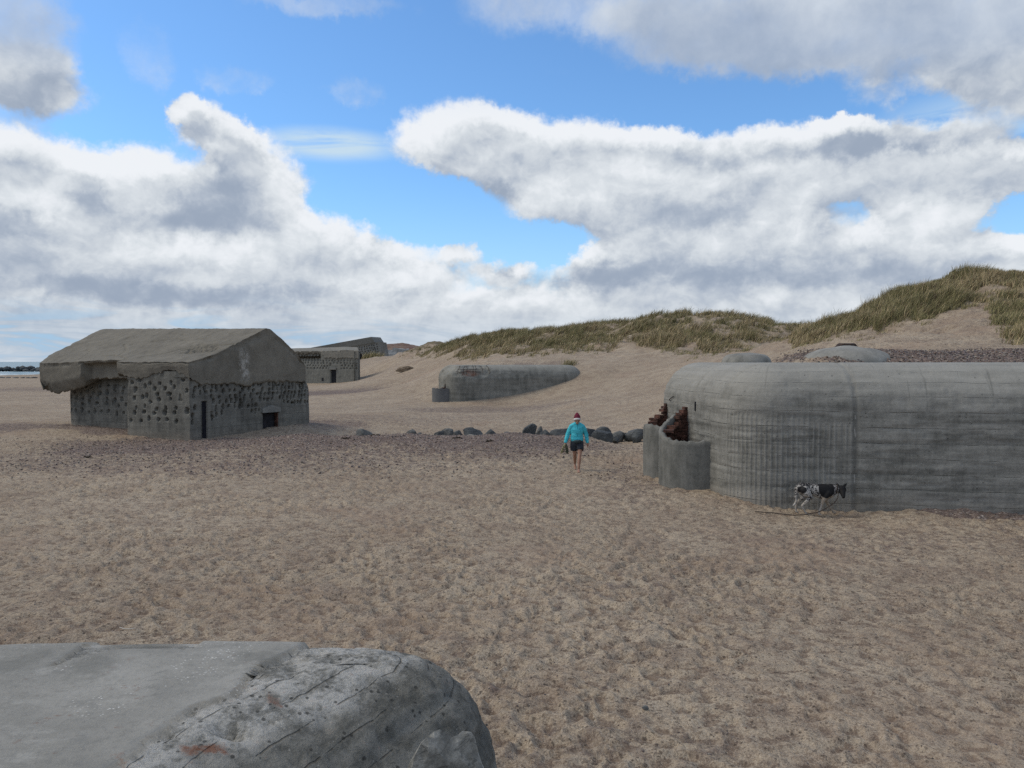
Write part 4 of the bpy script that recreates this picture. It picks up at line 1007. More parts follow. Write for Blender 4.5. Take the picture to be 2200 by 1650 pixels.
# ------------------------------------------------------------------ second blockhouse behind it
def build_far_blockhouse():
    base = (-21.6, 108.2, 0.0)
    root = empty("blockhouse", base, "flat roofed grey blockhouse with a dark doorway standing on the beach behind the big one", "bunker")
    wm = m_concrete("far_wall", (0.235, 0.232, 0.205), (0.140, 0.140, 0.125), .5, .4, 3, 2.5, .1, .1, .05, white=.4, stain=.4)
    rm = m_concrete("far_roof", (0.26, 0.245, 0.21), (0.155, 0.15, 0.13), .4, .3, 2, 2, 0, .2, .05)
    o = np.array((-21.6, 108.2)); a = np.array((-.925, .38)); b = np.array((-.24, .97)); b /= np.linalg.norm(b)
    def W(s, t): return o[0]+a[0]*s+b[0]*t, o[1]+a[1]*s+b[1]*t
    def L(s, t, r=0): x, y = W(s, t); return (x, y, r)
    pts = [L(13, 0), L(0, 0), L(0, 9, .5), L(3, 9)]
    p, nr, s = path_round(pts, .09)
    def ul(ss): x, y = W(ss, 0); return float(s[np.argmin((p[:, 0]-x)**2+(p[:, 1]-y)**2)])
    rnd = random.Random(8); holes = []
    for zc in np.arange(2.15, 4.3, .36):
        u = ul(12) + rnd.uniform(0, .3)
        while u < ul(.3):
            sx = 13-u
            top = 4.3 if sx > 6.3 else 3.45
            if zc < top and not (2.9 < sx < 4.6 and zc < 2.7): holes.append((u, zc+rnd.uniform(-.06, .06), rnd.uniform(.09, .14), rnd.uniform(.10, .16), .2))
            u += rnd.uniform(.42, .62)
    def ux(px):
        k = (px-1100)/FPX      # x = k y
        ss = (o[0]-k*o[1])/(k*a[1]-a[0]); return ul(ss), ss
    d2 = (ux(708.5)[0], ux(722.5)[0]); d1 = (ux(650)[0], ux(656)[0])
    def lean(ss, pp, U, V):
        d = np.where((U > d2[0]) & (U < d2[1]) & (V < 1.95), .7, 0.0)
        d = np.where((U > d1[0]) & (U < d1[1]) & (V < 2.3), .7, d)
        up = (U < ul(6.3)); d = d + np.where(up, .22*np.maximum(0, V-2.4), 0) + .04*np.abs(fbm2(U*3, V*1.3, 3, 5))
        return d
    wall_panel(pts, -.4, 4.45, .09, .085, holes, base, wm, root, lean, .03)
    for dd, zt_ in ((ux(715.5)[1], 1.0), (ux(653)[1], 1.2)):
        m = MB(); x, y = W(dd, .45); m.box((x-base[0], y-base[1], zt_), (1.2, .08, 2.2), math.atan2(-a[1], -a[0])); link("doorway_shade", m.mesh("doorway_shade"), M_DARK, root)  # near-black panels painted as the shade inside the doorways
    m = MB(); x, y = W(ux(715.5)[1], -.05); m.box((x-base[0], y-base[1], 2.12), (1.15, .3, .28), math.atan2(-a[1], -a[0])); link("lintel", m.mesh("lintel"), M_FRAMEC, root)
    m = MB(); x, y = W(ux(693)[1], -.0); m.box((x-base[0], y-base[1], .55), (.28, .12, .45), math.atan2(-a[1], -a[0])); link("wall_slot", m.mesh("wall_slot"), M_DARK, root)  # near-black block painted as the shade of a wall slot
    def zt(S, T): return np.interp(T, [-.3, 0, 4, 9], [4.62, 4.68, 5.2, 4.9]) + np.interp(S, [0, 2.2, 3.5, 13], [0, .10, .02, -.10])
    def zb(S, T, e): return np.where(e == 0, np.interp(S, [0, 5.6, 6.2, 13], [3.55, 3.62, 4.28, 4.2]), 3.6)
    def inset(S, T, e, f): return np.where((e == 0) & (S > 6.2), .25*f, 0)
    slab(W, -.12, 13, lambda S: np.interp(S, [6, 6.6], [-.12, -.05]), 8.6, zt, zb, inset, 120, 60, 8, .30, base, 31, rm, root)
build_far_blockhouse()

def build_tilted_blockhouse():
    c = at(780, 772, 166); base = (c[0], c[1], c[2]-.4)
    root = empty("blockhouse", base, "tilted blockhouse with a slanting roof sunk into the sand, far behind the flat roofed one", "bunker")
    wm = m_concrete("tilted_wall", (0.25, 0.245, 0.225), (0.15, 0.15, 0.135), .5, .4, 2, 2, 0, .1, .06, white=.5)
    rm = m_concrete("tilted_roof", (0.20, 0.195, 0.175), (0.13, 0.128, 0.115), .4, .3, 2, 2, 0, .1, .06)
    u = Vector((.985, 0, .17)); w = Vector((-.17, 0, .985)); d = Vector((.12, .99, 0))
    def Q(a, b, h): return tuple(u*a + d*b + w*h)       # along, deep, up (tilted frame)
    # wall: a carved face and the block behind it
    na, nh = 110, 60; A = np.linspace(-8.0, 3.9, na); H = np.linspace(-1.5, 3.55, nh)
    U, V = np.meshgrid(A, H, indexing='ij'); rnd = random.Random(3); holes = []
    for zc in (1.55, 2.0, 2.5, 3.0):
        a = -7.5
        while a < 3.7: holes.append((a, zc+rnd.uniform(-.1, .1), .12, .17, .3)); a += rnd.uniform(.45, .7)
    D = holes_field(U, V, holes); D = np.where((U > -1.2) & (U < -.05) & (V < 1.6), .8, D)
    pts = np.array([[Q(a, dd, h) for a, h, dd in zip(ra, rh, rd)] for ra, rh, rd in zip(U, V, D)])
    bk = np.array([Q(a, 6.5, h) for a in (A[0], A[-1]) for h in (H[0], H[-1])])
    o = na*nh; ng = [np.r_[np.arange(nh), [o+1, o]], np.r_[(na-1)*nh+np.arange(nh)[::-1], [o+2, o+3]], np.r_[np.arange(na)[::-1]*nh+nh-1, [o+1, o+3]], np.array([o, o+1, o+3, o+2]), np.r_[np.arange(na)*nh, [o+2, o]]]
    me = mesh_np("wall", np.concatenate([pts.reshape(-1, 3), bk]), grid_q(na, nh), ngons=ng, smooth=False, uv=np.concatenate([np.stack([U, V], -1).reshape(-1, 2), np.zeros((4, 2))]))
    link("wall", me, wm, root)
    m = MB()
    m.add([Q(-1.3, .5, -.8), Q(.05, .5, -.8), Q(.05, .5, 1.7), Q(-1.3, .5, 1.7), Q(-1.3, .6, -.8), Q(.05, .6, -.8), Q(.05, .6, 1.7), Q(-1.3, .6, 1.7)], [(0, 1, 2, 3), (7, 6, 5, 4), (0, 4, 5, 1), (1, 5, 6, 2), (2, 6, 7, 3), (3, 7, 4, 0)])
    link("doorway_shade", m.mesh("doorway_shade"), M_DARK, root)  # dark panel painted as the shade in the tilted doorway
    # roof: a thick lid, its right end cut square
    prof = [(-10.8, 4.75), (2.7, 4.85), (3.3, 3.5), (-3, 3.55), (-10.8, 4.2)]
    k = MB(); n = len(prof); vs = [Q(a, -.25, h) for a, h in prof]+[Q(a, 6.8, h+.1) for a, h in prof]
    k.add(vs, [tuple(range(n)), tuple(range(n, 2*n))[::-1]]+[(i, (i+1) % n, n+(i+1) % n, n+i) for i in range(n)])
    me = k.mesh("roof_slab")
    at_ = me.attributes.new('puv', 'FLOAT_VECTOR', 'POINT'); at_.data.foreach_set('vector', np.array(vs)[:, [0, 2, 1]].astype(np.float32).ravel())
    link("roof_slab", me, rm, root)
build_tilted_blockhouse()

# ------------------------------------------------------------------ bunker shoulder in the foreground
FB = (-3.5, 1.0, 0.0)
def build_foreground_bunker():
    cx_, cy_ = 0.24, 4.60
    pts = [(cx_-2.65, -3.4, 1.3), (cx_, cy_, .68), (-7.0, 3.82, .6), (-8, -3.4, 1.0)]
    def rfun(p):
        side = -((p[:, 0]-cx_)*.949 - (p[:, 1]-cy_)*.316)       # distance left of the right-hand wall
        return .60 + .55*sstep(cy_-p[:, 1], .3, 2.0)*(side < .6) - .25*sstep(side, .6, 2.2)
    def on_top(px, py, z=1.6):
        d = ray(px, py); k = (z-CAM_H)/d[2]; return d[0]*k, d[1]*k
    ln = np.array([on_top(*q) for q in ((150, 1740), (250, 1650), (310, 1602), (352, 1580), (395, 1543), (432, 1520), (498, 1500), (515, 1482), (540, 1452), (592, 1420), (640, 1400), (648, 1392))])
    r1 = on_top(440, 1592); r2 = on_top(588, 1502, 1.59); r3 = on_top(490, 1555)
    crk = np.array([on_top(*q) for q in ((98, 1446), (150, 1424), (245, 1400))])
    def carve(f, uv, th, d):
        x, y, z = f[:, 0], f[:, 1], f[:, 2]
        near = (np.hypot(x+1, y-3.5) < 4)
        xl = np.interp(y, ln[:, 1], ln[:, 0]) + fbm2(y*5, y*0, 3, 3)*.03
        topz = z > 1.2
        left = np.where(topz, sstep(xl - x, -.004, .012), 0)
        # rain-smoothed topping stands a little proud of the worn concrete
        step = left*.016
        old = 1-left
        rough = old*(fbm3(f, 7, 4, 5)*.012 + np.minimum(0, fbm3(f, 16, 3, 6)+.02)*.034) * near
        strata = old*(-.045*np.maximum(0, fbm2(uv[:, 0]*.6, uv[:, 1]*8, 4, 9))**1.0)*sstep(th, 1.45, 1.1)
        edge = old*np.exp(-((x-xl)/.02)**2)*topz*(-.012)*(fbm2(y*3, y*0+4, 2, 8) > -.1)
        hole = -.05*np.exp(-((x-r3[0])/.05)**2-((y-r3[1])/.035)**2) * (z > 1.2)
        # break along the far edge
        cy = np.interp(x, crk[:, 0], crk[:, 1])+fbm2(x*6, x*0, 2, 5)*.02
        inr = (x > crk[0, 0]) & (x < crk[-1, 0]+.4) & topz
        far = np.where(inr, sstep(y-cy, 0, .02), 0); step = step - far*left*.018
        white = (old*sstep(th + fbm3(f, 2.2, 3, 4)*.35, 1.02, 1.30) + .9*far*left*inr*sstep(fbm2(x*3, y*6, 3, 14), -.3, .2))
        rust = 1.1*np.exp(-(((x-r1[0])/.10)**2+((y-r1[1]-.02*np.sin((x-r1[0])*30))/.030)**2)) + 1.1*np.exp(-((x-r2[0]-.6*(r2[1]-y))/.036)**2-((y-r2[1])/.060)**2)
        rust = rust*(z > 1.3)
        return (step+rough+strata+edge+hole)*near, {'topping': left*(1-far*.7), 'worn': np.clip(white, 0, 1), 'rust': np.clip(rust*1.3, 0, 1)}
    V, q, ng, uv, at_ = rounded_block(pts, -.4, 1.6, rfun, .022, 16, 44, .012, .7, FB, (-4.6, 2.5), 120, carve, 17)
    m, g, b = new_mat("old_bunker_concrete")
    P = g.n('ShaderNodeNewGeometry').outputs['Position']; uvn = g.attr('puv').outputs['Vector']; u, v, _ = g.sep(uvn)
    tp, wo, ru = (g.attr(k).outputs['Fac'] for k in ('topping', 'worn', 'rust'))
    big = g.noise(P, 1.2, 5, .6); mid = g.noise(P, 5, 6, .65); fine = g.noise(P, 28, 6, .7); gr = g.noise(P, 130, 3, .7)
    st = g.noise(g.comb(g.m('MULTIPLY', u, .9), g.m('MULTIPLY', v, 9.0), 1.0), 1.0, 5, .65)
    f = g.m('ADD', g.m('MULTIPLY', mid, .55), g.m('ADD', g.m('MULTIPLY', fine, .35), g.m('MULTIPLY', st, .35)))
    c = g.mix(g.mr(f, .46, .80), (.095, .094, .082), (.275, .268, .238))
    vo = g.vor(P, 60); agg = g.m('GREATER_THAN', g.sep(vo.outputs['Color'])[0], .80)
    am = g.m('MULTIPLY', g.mr(vo.outputs['Distance'], .30, .18), agg)
    c = g.mix(g.m('MULTIPLY', am, .55), c, g.mix(g.sep(vo.outputs['Color'])[1], (.07, .07, .066), (.46, .45, .42)))
    wn = g.mr(g.m('ADD', g.m('MULTIPLY', mid, .6), g.m('MULTIPLY', fine, .5)), .44, .64)
    c = g.mix(g.m('MULTIPLY', wo, g.m('ADD', .12, g.m('MULTIPLY', wn, .78))), c, (.53, .52, .485))
    dk = g.vor(g.v('ADD', P, (2., 3., 0)), 30); c = g.mix(g.m('MULTIPLY', g.m('MULTIPLY', g.mr(dk.outputs['Distance'], .34, .22), g.m('GREATER_THAN', g.sep(dk.outputs['Color'])[0], .82)), .75), c, (.035, .035, .032))
    # topping: smooth grey, lighter and darker clouds, flecks of white
    tc = g.mix(g.mr(g.m('ADD', g.m('MULTIPLY', big, .8), g.m('MULTIPLY', mid, .3)), .40, .72), (.238, .233, .212), (.345, .337, .308))
    v2 = g.vor(g.v('MULTIPLY', P, (1, 1.6, 1)), 50.0); fl = g.m('MULTIPLY', g.mr(v2.outputs['Distance'], .30, .18), g.m('GREATER_THAN', g.sep(v2.outputs['Color'])[0], .58))
    fl = g.m('MULTIPLY', fl, g.mr(g.noise(P, 2.1, 5, .65), .47, .58))
    tc = g.mix(g.m('MULTIPLY', g.mr(g.noise(g.v('MULTIPLY', P, (1, 2.2, 1)), 2.4, 6, .7), .52, .70), .45), tc, (.44, .435, .405))
    tc = g.mix(g.m('MULTIPLY', g.mr(fine, .46, .66), .30), tc, (.14, .14, .13)); tc = g.mix(g.m('MULTIPLY', g.mr(gr, .52, .66), .28), tc, (.42, .42, .39))
    tc = g.mix(g.m('MULTIPLY', g.mr(g.noise(g.v('ADD', P, (5., 5., 0)), 6.0, 5, .7), .56, .66), .5), tc, (.19, .19, .178))
    tc = g.mix(g.m('MULTIPLY', fl, .9), tc, (.70, .70, .67))
    c = g.mix(tp, c, tc)
    bl = g.m('ABSOLUTE', g.m('SUBTRACT', g.m('FRACT', g.m('ADD', g.m('MULTIPLY', v, 6.2), g.m('MULTIPLY', g.noise(g.comb(u, g.m('MULTIPLY', v, .8), 2.), 1.1, 4), .55))), .5))
    lm = g.m('MULTIPLY', g.m('MULTIPLY', g.mr(bl, .035, .004), g.mr(g.noise(g.v('ADD', P, (9., 0, 0)), 3.2, 5, .7), .44, .58)), g.m('SUBTRACT', 1.0, tp))
    c = g.mix(g.m('MULTIPLY', lm, .5), c, (.05, .05, .045))
    wet = g.noise(g.v('ADD', P, (4.0, 9.0, 0)), 2.4, 4, .6)
    c = g.mix(g.m('MULTIPLY', g.mr(wet, .58, .66), .35), c, (.12, .122, .11))
    c = g.mix(g.m('MULTIPLY', g.mr(g.m('ADD', ru, g.m('MULTIPLY', g.m('SUBTRACT', g.m('ADD', g.m('MULTIPLY', mid, .9), g.m('MULTIPLY', fine, .9)), .9), 2.6)), .30, 1.05), .85), c, g.mix(mid, (.10, .035, .018), (.30, .13, .07)))
    g.put(b.inputs['Base Color'], c)
    h = g.m('SUBTRACT', g.m('ADD', g.m('MULTIPLY', mid, .5), g.m('ADD', fine, g.m('MULTIPLY', gr, .35))), lm)
    h = g.m('MULTIPLY', h, g.m('SUBTRACT', 1.0, g.m('MULTIPLY', tp, .75)))
    g.put(b.inputs['Normal'], g.bump(h, 1.0, .022)); b.inputs['Roughness'].default_value = .88
    o = link("bunker", mesh_np("bunker", V, q, ngons=ng, uv=uv, attrs=at_), m, None, FB)
    tag(o, "nearest bunker roof at the bottom left, worn rounded edge with orange rust stains", "bunker")
build_foreground_bunker()

# ------------------------------------------------------------------ far hill and ruin beyond the blockhouses
def build_far():
    m = m_plain("heath", (.125, .070, .055), (.20, .145, .105), .35, .6, .4)
    xs = np.linspace(-75, -18, 90); ys = np.linspace(222, 300, 40); X, Y = np.meshgrid(xs, ys, indexing='ij')
    px = 1100+FPX*X/235
    top = np.interp(px, [700, 800, 812, 850, 885, 920, 1000], [757, 740, 737, 736, 741, 750, 760])
    hz = 3.1 + (777-top)/FPX*235 + fbm2(X/4, Y/4, 4, 3)*.7
    prof = np.sin(np.clip((Y-222)/30, 0, 1)*math.pi/2)*(1-sstep(Y, 262, 300))
    Z = 1.5 + (hz-1.5)*prof
    tag(link("hill", mesh_np("hill", np.stack([X, Y, Z], -1).reshape(-1, 3), grid_q(90, 40)), m), kind='structure')
    base = at(848, 772, 205); root = empty("ruin", base, "pale heap of broken concrete below the reddish heather hill in the far distance", "ruin")
    cm = m_concrete("ruin_concrete", (.42, .43, .43), (.20, .21, .21), .2, .4, 1, 1, 0, 0, .1)
    rnd = random.Random(2)
    for i, (dx, w, h, tilt) in enumerate(((-2.3, 4.6, 2.9, .06), (1.6, 4.6, 3.6, -.12), (4.4, 3.2, 2.6, .25))):
        k = MB(); me = None
        k.box((dx, rnd.uniform(0, 3), h/2-.6), (w, 3.5, h), 0, (Vector((0, 1, 0)).to_track_quat('Y', 'Z').to_matrix().to_3x3() @ __import__('mathutils').Matrix.Rotation(tilt, 3, 'Y')), .5)
        me = k.mesh("concrete_block"); bm = bmesh.new(); bm.from_mesh(me); bmesh.ops.subdivide_edges(bm, edges=bm.edges, cuts=5, use_grid_fill=True)
        for v in bm.verts: v.co += mnoise.noise_vector(v.co*.8+Vector((i*5, 0, 0)))*.28
        bm.to_mesh(me); bm.free(); at_ = me.attributes.new('puv', 'FLOAT_VECTOR', 'POINT')
        for j, v in enumerate(me.vertices): at_.data[j].vector = (v.co.x, v.co.z, 0)
        link("concrete_block", me, cm, root)
build_far()

# ------------------------------------------------------------------ boulders
def boulder_mesh(name, w, d, h, seed, planes=11, rough=.05, sub=4, sharp=.0):
    bm = bmesh.new(); bmesh.ops.create_icosphere(bm, subdivisions=sub, radius=1.0)
    r = random.Random(seed); pl = []
    for i in range(planes):
        n = Vector((r.gauss(0, 1), r.gauss(0, 1), r.gauss(0, .75))).normalized(); pl.append((n, r.uniform(.42, .80)))
    off = Vector((seed*3.1, seed*1.7, 0))
    for v in bm.verts:
        u = v.co.normalized(); k = 1.0
        for n, q in pl:
            c = n.dot(u)
            if c > 1e-3: k = min(k, q/c)
        k *= 1 + rough*mnoise.noise(u*2.3+off) + rough*.5*mnoise.noise(u*6+off)
        p = u*k; v.co = Vector((p.x*w/2, p.y*d/2, p.z*h/2))
    lo = min(v.co.z for v in bm.verts); hi = max(v.co.z for v in bm.verts); xl = min(v.co.x for v in bm.verts); xh = max(v.co.x for v in bm.verts)
    for v in bm.verts: v.co.z = (v.co.z-lo)*h/(hi-lo); v.co.x = (v.co.x-(xl+xh)/2)*w/(xh-xl)
    me = bpy.data.meshes.new(name); bm.to_mesh(me); bm.free()
    for p in me.polygons: p.use_smooth = False
    return me
def m_rock(name, a, b_, wet=.0):
    m, g, b = new_mat(name); P = g.n('ShaderNodeNewGeometry').outputs['Position']
    n = g.noise(P, 2.2, 6, .62); f = g.noise(P, 18, 4, .7); cr = g.noise(g.v('MULTIPLY', P, (1, 1, 3)), 3.5, 4, .6, 1.2)
    c = g.mix(g.mr(g.m('ADD', n, g.m('MULTIPLY', g.m('SUBTRACT', f, .5), .6)), .35, .68), a, b_)
    c = g.mix(g.m('MULTIPLY', g.mr(g.m('ABSOLUTE', g.m('SUBTRACT', cr, .5)), .02, .0), .6), c, tuple(.4*q for q in a))
    g.put(b.inputs['Base Color'], c); g.put(b.inputs['Normal'], g.bump(g.m('ADD', n, g.m('MULTIPLY', f, .35)), .6, .05)); b.inputs['Roughness'].default_value = .8
    return m
MR1 = m_rock("dark_granite", (.048, .054, .058), (.105, .115, .118)); MR2 = m_rock("grey_granite", (.075, .080, .080), (.17, .175, .170)); MR3 = m_rock("pale_granite", (.25, .235, .21), (.36, .34, .30))
def build_boulders():
    grp = "boulders in a row across the beach"
    L = [  # x0, x1, top, bottom (photo px), depth, material, label
        (765, 800, 921, 934, 32.6, 1, "low dark boulder standing alone at the left end of the boulder row"),
        (873, 898, 922, 935, 32.8, 1, "small pointed dark boulder, second thing in the boulder row from the left"),
        (896, 911, 929, 935, 32.4, 1, "tiny flat stone touching the small pointed boulder near the row's left end"),
        (933, 954, 925, 936, 32.0, 0, "dark pointed stone in front of a flat pale grey boulder"),
        (944, 975, 920, 936, 32.8, 1, "flat pale grey boulder behind a dark pointed stone"),
        (975, 996, 924, 937, 32.4, 1, "small rounded boulder between the flat pale grey boulder and a wide blue grey one"),
        (996, 1037, 918, 938, 32.4, 0, "wide blue grey boulder with a pale flat stone at its foot"),
        (1039, 1072, 921, 938, 32.3, 0, "dark boulder with a steep right side, right of the wide blue grey boulder"),
        (1073, 1106, 927, 939, 32.2, 1, "long low boulder ending the left part of the row before the gap"),
        (1122, 1153, 909, 941, 32.0, 0, "tall dark boulder with rounded top, highest of the row, just after the gap"),
        (1150, 1168, 915, 940, 32.5, 1, "narrow upright boulder leaning on the tall dark one"),
        (1129, 1146, 930, 942, 31.4, 1, "small stone lying at the foot of the tall dark boulder"),
        (1160, 1185, 922, 943, 31.9, 0, "rounded dark boulder between the narrow upright one and a broad slab"),
        (1181, 1228, 920, 945, 31.9, 0, "broad slab boulder seen just left of the walking person"),
        (1224, 1277, 918, 948, 32.1, 0, "pointed dark boulder showing behind the walking person's right side"),
        (1277, 1313, 916, 945, 32.0, 1, "square topped boulder behind a big greenish dark wedge"),
        (1272, 1316, 924, 955, 30.4, 0, "big greenish dark wedge boulder lying nearest, in front of the square topped one"),
        (1312, 1342, 925, 943, 31.6, 1, "low sloping boulder between the wedge and the bunker porch"),
        (1315, 1329, 938, 948, 31.0, 0, "small dark stone in the sand under the low sloping boulder"),
        (1339, 1352, 929, 942, 31.8, 1, "small stone wedged left of the boulder next to the bunker porch"),
        (1342, 1383, 920, 946, 31.6, 1, "large grey boulder half hidden behind the bunker porch"),
        (1358, 1384, 926, 949, 30.8, 0, "dark boulder lying in front of the large one by the bunker porch"),
        (1001, 1021, 933, 938, 31.3, 2, "pale flat stone at the foot of the wide blue grey boulder"),
    ]
    for i, (x0, x1, t, b, Y, mi, lab) in enumerate(L):
        w = (x1-x0)/FPX*Y; cx = at((x0+x1)/2, b, Y)[0]; zt = at(0, t, Y)[2]; zg = min(gz(cx, Y), at(0, b, Y)[2]) - .06
        h = max(.12, zt-zg); me = boulder_mesh("boulder", w*1.06, max(w*.8, .35), h, 100+i, 8, .05, 3)
        o = link("boulder", me, (MR1, MR2, MR3)[mi], None, (cx, Y, zg)); tag(o, lab, "boulder", grp)
    # at the sea's edge and the breakwater out in the water
    grp = "boulders at the waterline"
    for i, (x0, x1, t, lab) in enumerate(((-6, 12, 816, "boulder at the waterline cut off by the left edge of the photo"), (13, 24, 811, "tallest dark boulder at the waterline"), (26, 42, 813, "wide low boulder in the middle of the waterline row"),
                                          (44, 53, 815, "smallest boulder at the waterline"), (56, 66, 814, "boulder at the waterline, second from the blockhouse"), (66, 80, 812, "boulder at the waterline touching the blockhouse roof in the picture"))):
        Y = 176; c = at((x0+x1)/2, 820, Y); w = (x1-x0)/FPX*Y; zg = gz(c[0], Y)-.15
        h = at(0, t, Y)[2]-zg
        tag(link("boulder", boulder_mesh("boulder", w, w, max(h, .4), 300+i, 9, .08, 3), MR1, None, (c[0], Y, zg)), lab, "boulder", grp)
    root = empty("breakwater", (-215, 335, SEA_Z), "long low breakwater of dark rocks lying in the sea", "breakwater")
    k = MB(); r = random.Random(6)
    for i in range(260):
        x = r.uniform(-75, 22); u = r.uniform(-1, 1); rad = r.uniform(.7, 1.5)
        zc = max(-.4, 1.7*(1-abs(u))+r.uniform(-.3, .35)) * (1 - .5*max(0, (x-12)/10))
        n0 = len(k.v); bm = bmesh.new(); bmesh.ops.create_icosphere(bm, subdivisions=1, radius=rad)
        for v in bm.verts: v.co = Vector((v.co.x*1.2, v.co.y, v.co.z*.8))*(1+.35*mnoise.noise(v.co*1.3+Vector((i, 0, 0)))) + Vector((x, u*3.2, zc))
        k.add([v.co for v in bm.verts], [tuple(v.index for v in f.verts) for f in bm.faces]); bm.free()
    link("rock_mass", k.mesh("rock_mass"), MR1, root)
    # broken concrete lump against the near bunker
    zb = gz(-.17, 2.62)-.1
    me = boulder_mesh("concrete_lump", .56, .48, 1.86-zb, 517, 16, .06, 5)
    for v in me.vertices:
        f = v.co.z/(1.86-zb); v.co.x *= 1.25-.25*f; v.co.y *= 1.3-.3*f
        v.co += mnoise.noise_vector(v.co*9)*.012 + mnoise.noise_vector(v.co*24)*.005
    o = link("concrete_lump", me, m_rock("lump_concrete", (.14, .138, .124), (.38, .372, .338)), None, (-.17, 2.62, zb))
    tag(o, "jagged upright lump of broken grey concrete at the bottom edge of the photo", "concrete lump")
build_boulders()

# ------------------------------------------------------------------ little things lying on the sand
def build_bits():
    M_WEED = m_plain("dried_seaweed", (.022, .018, .014), (.07, .052, .036), 20, .6, .02)
    spots = [(178, 984, "dark clump of seaweed on the sand in front of the big blockhouse, far left", .34), (740, 960, "flat dark clump of seaweed left of the others on the shingle", .42), (803, 955, "thin dark strand of seaweed between two clumps on the shingle", .36),
             (977, 960, "thick dark clump of seaweed in the middle of the shingle", .34), (1048, 964, "faint brown clump of seaweed right of the thick one", .26)]
    for i, (px, py, lab, w) in enumerate(spots):
        d = ray(px, py); k = -CAM_H/d[2]; x, y = d[0]*k, d[1]*k; z = gz(x, y)
        mb = MB(); r = random.Random(i)
        w_s = w; w = w_s*.75
        for j in range(7):
            a = r.uniform(-.5, .5); p0 = Vector((r.uniform(-w, w)*.5, r.uniform(-.1, .1), .01)); L_ = r.uniform(.4, .8)*w
            mb.tube([p0, p0+Vector((L_*.5, a*.12, r.uniform(.02, .07))), p0+Vector((L_, a*.2, .0))], [.013, .02, .01], 6)
        tag(link("seaweed", mb.mesh("seaweed", True), M_WEED, None, (x, y, z)), lab, "seaweed", "seaweed clumps on the shingle")
    def ong(px, py):
        d = ray(px, py); k = -CAM_H/d[2]; return d[0]*k, d[1]*k
    x, y = ong(1183, 995); o = link("pebble", boulder_mesh("pebble", .075, .06, .07, 61, 8, .1, 3), MR1, None, (x, y, gz(x, y)-.005)); tag(o, "round dark pebble on the sand left of the walking person", "pebble")
    x, y = ong(1386, 1534); o = link("pebble", boulder_mesh("pebble", .065, .045, .045, 63, 8, .1, 3), MR2, None, (x, y, float(ground_z(np.array([x]), np.array([y]))[0])-.004)); tag(o, "angular grey pebble in the near sand right of the nearest bunker", "pebble")
    x, y = ong(272, 1357); mb = MB(); mb.tube([(-.09, .02, .03), (-.03, 0, .02), (.04, -.01, .02), (.10, -.01, .03)], [.004, .006, .006, .004], 6)
    tag(link("twig", mb.mesh("twig", True), m_plain("bleached_wood", (.45, .42, .37), (.6, .57, .52), 9, .2, .003), None, (x, y, gz(x, y)+.01)), "thin bleached twig on the sand just beyond the nearest bunker", "twig")
    # eroded turf ledge on the sand slope
    c = at(872, 788, 96); c = (c[0], 96, gz(c[0], 96)-.2)
    o = link("turf_ledge", boulder_mesh("turf_ledge", 2.5, 1.1, .80, 71, 12, .14, 4), m_plain("eroded_turf", (.15, .112, .078), (.30, .24, .175), 3, .8, .08), None, c); tag(o, "brown crumbling turf ledge sticking out of the pale sand slope", "turf ledge")
    # rusty lid on the big bunker's dome
    zz = 3.06+.60-.16; x, y, _ = at(1818, 749, 20.9)
    mb = MB(); mb.tube([(-.22, 0, .02), (-.18, 0, .05), (.18, 0, .05), (.22, 0, .02)], [(.03, .16), (.05, .2), (.05, .2), (.03, .16)], 12)
    tag(link("rusty_lid", mb.mesh("rusty_lid", True), M_IRON, None, (x, y, zz)), "rusty brown lid lying on the low dome of the right bunker's roof", "iron lid")
build_bits()

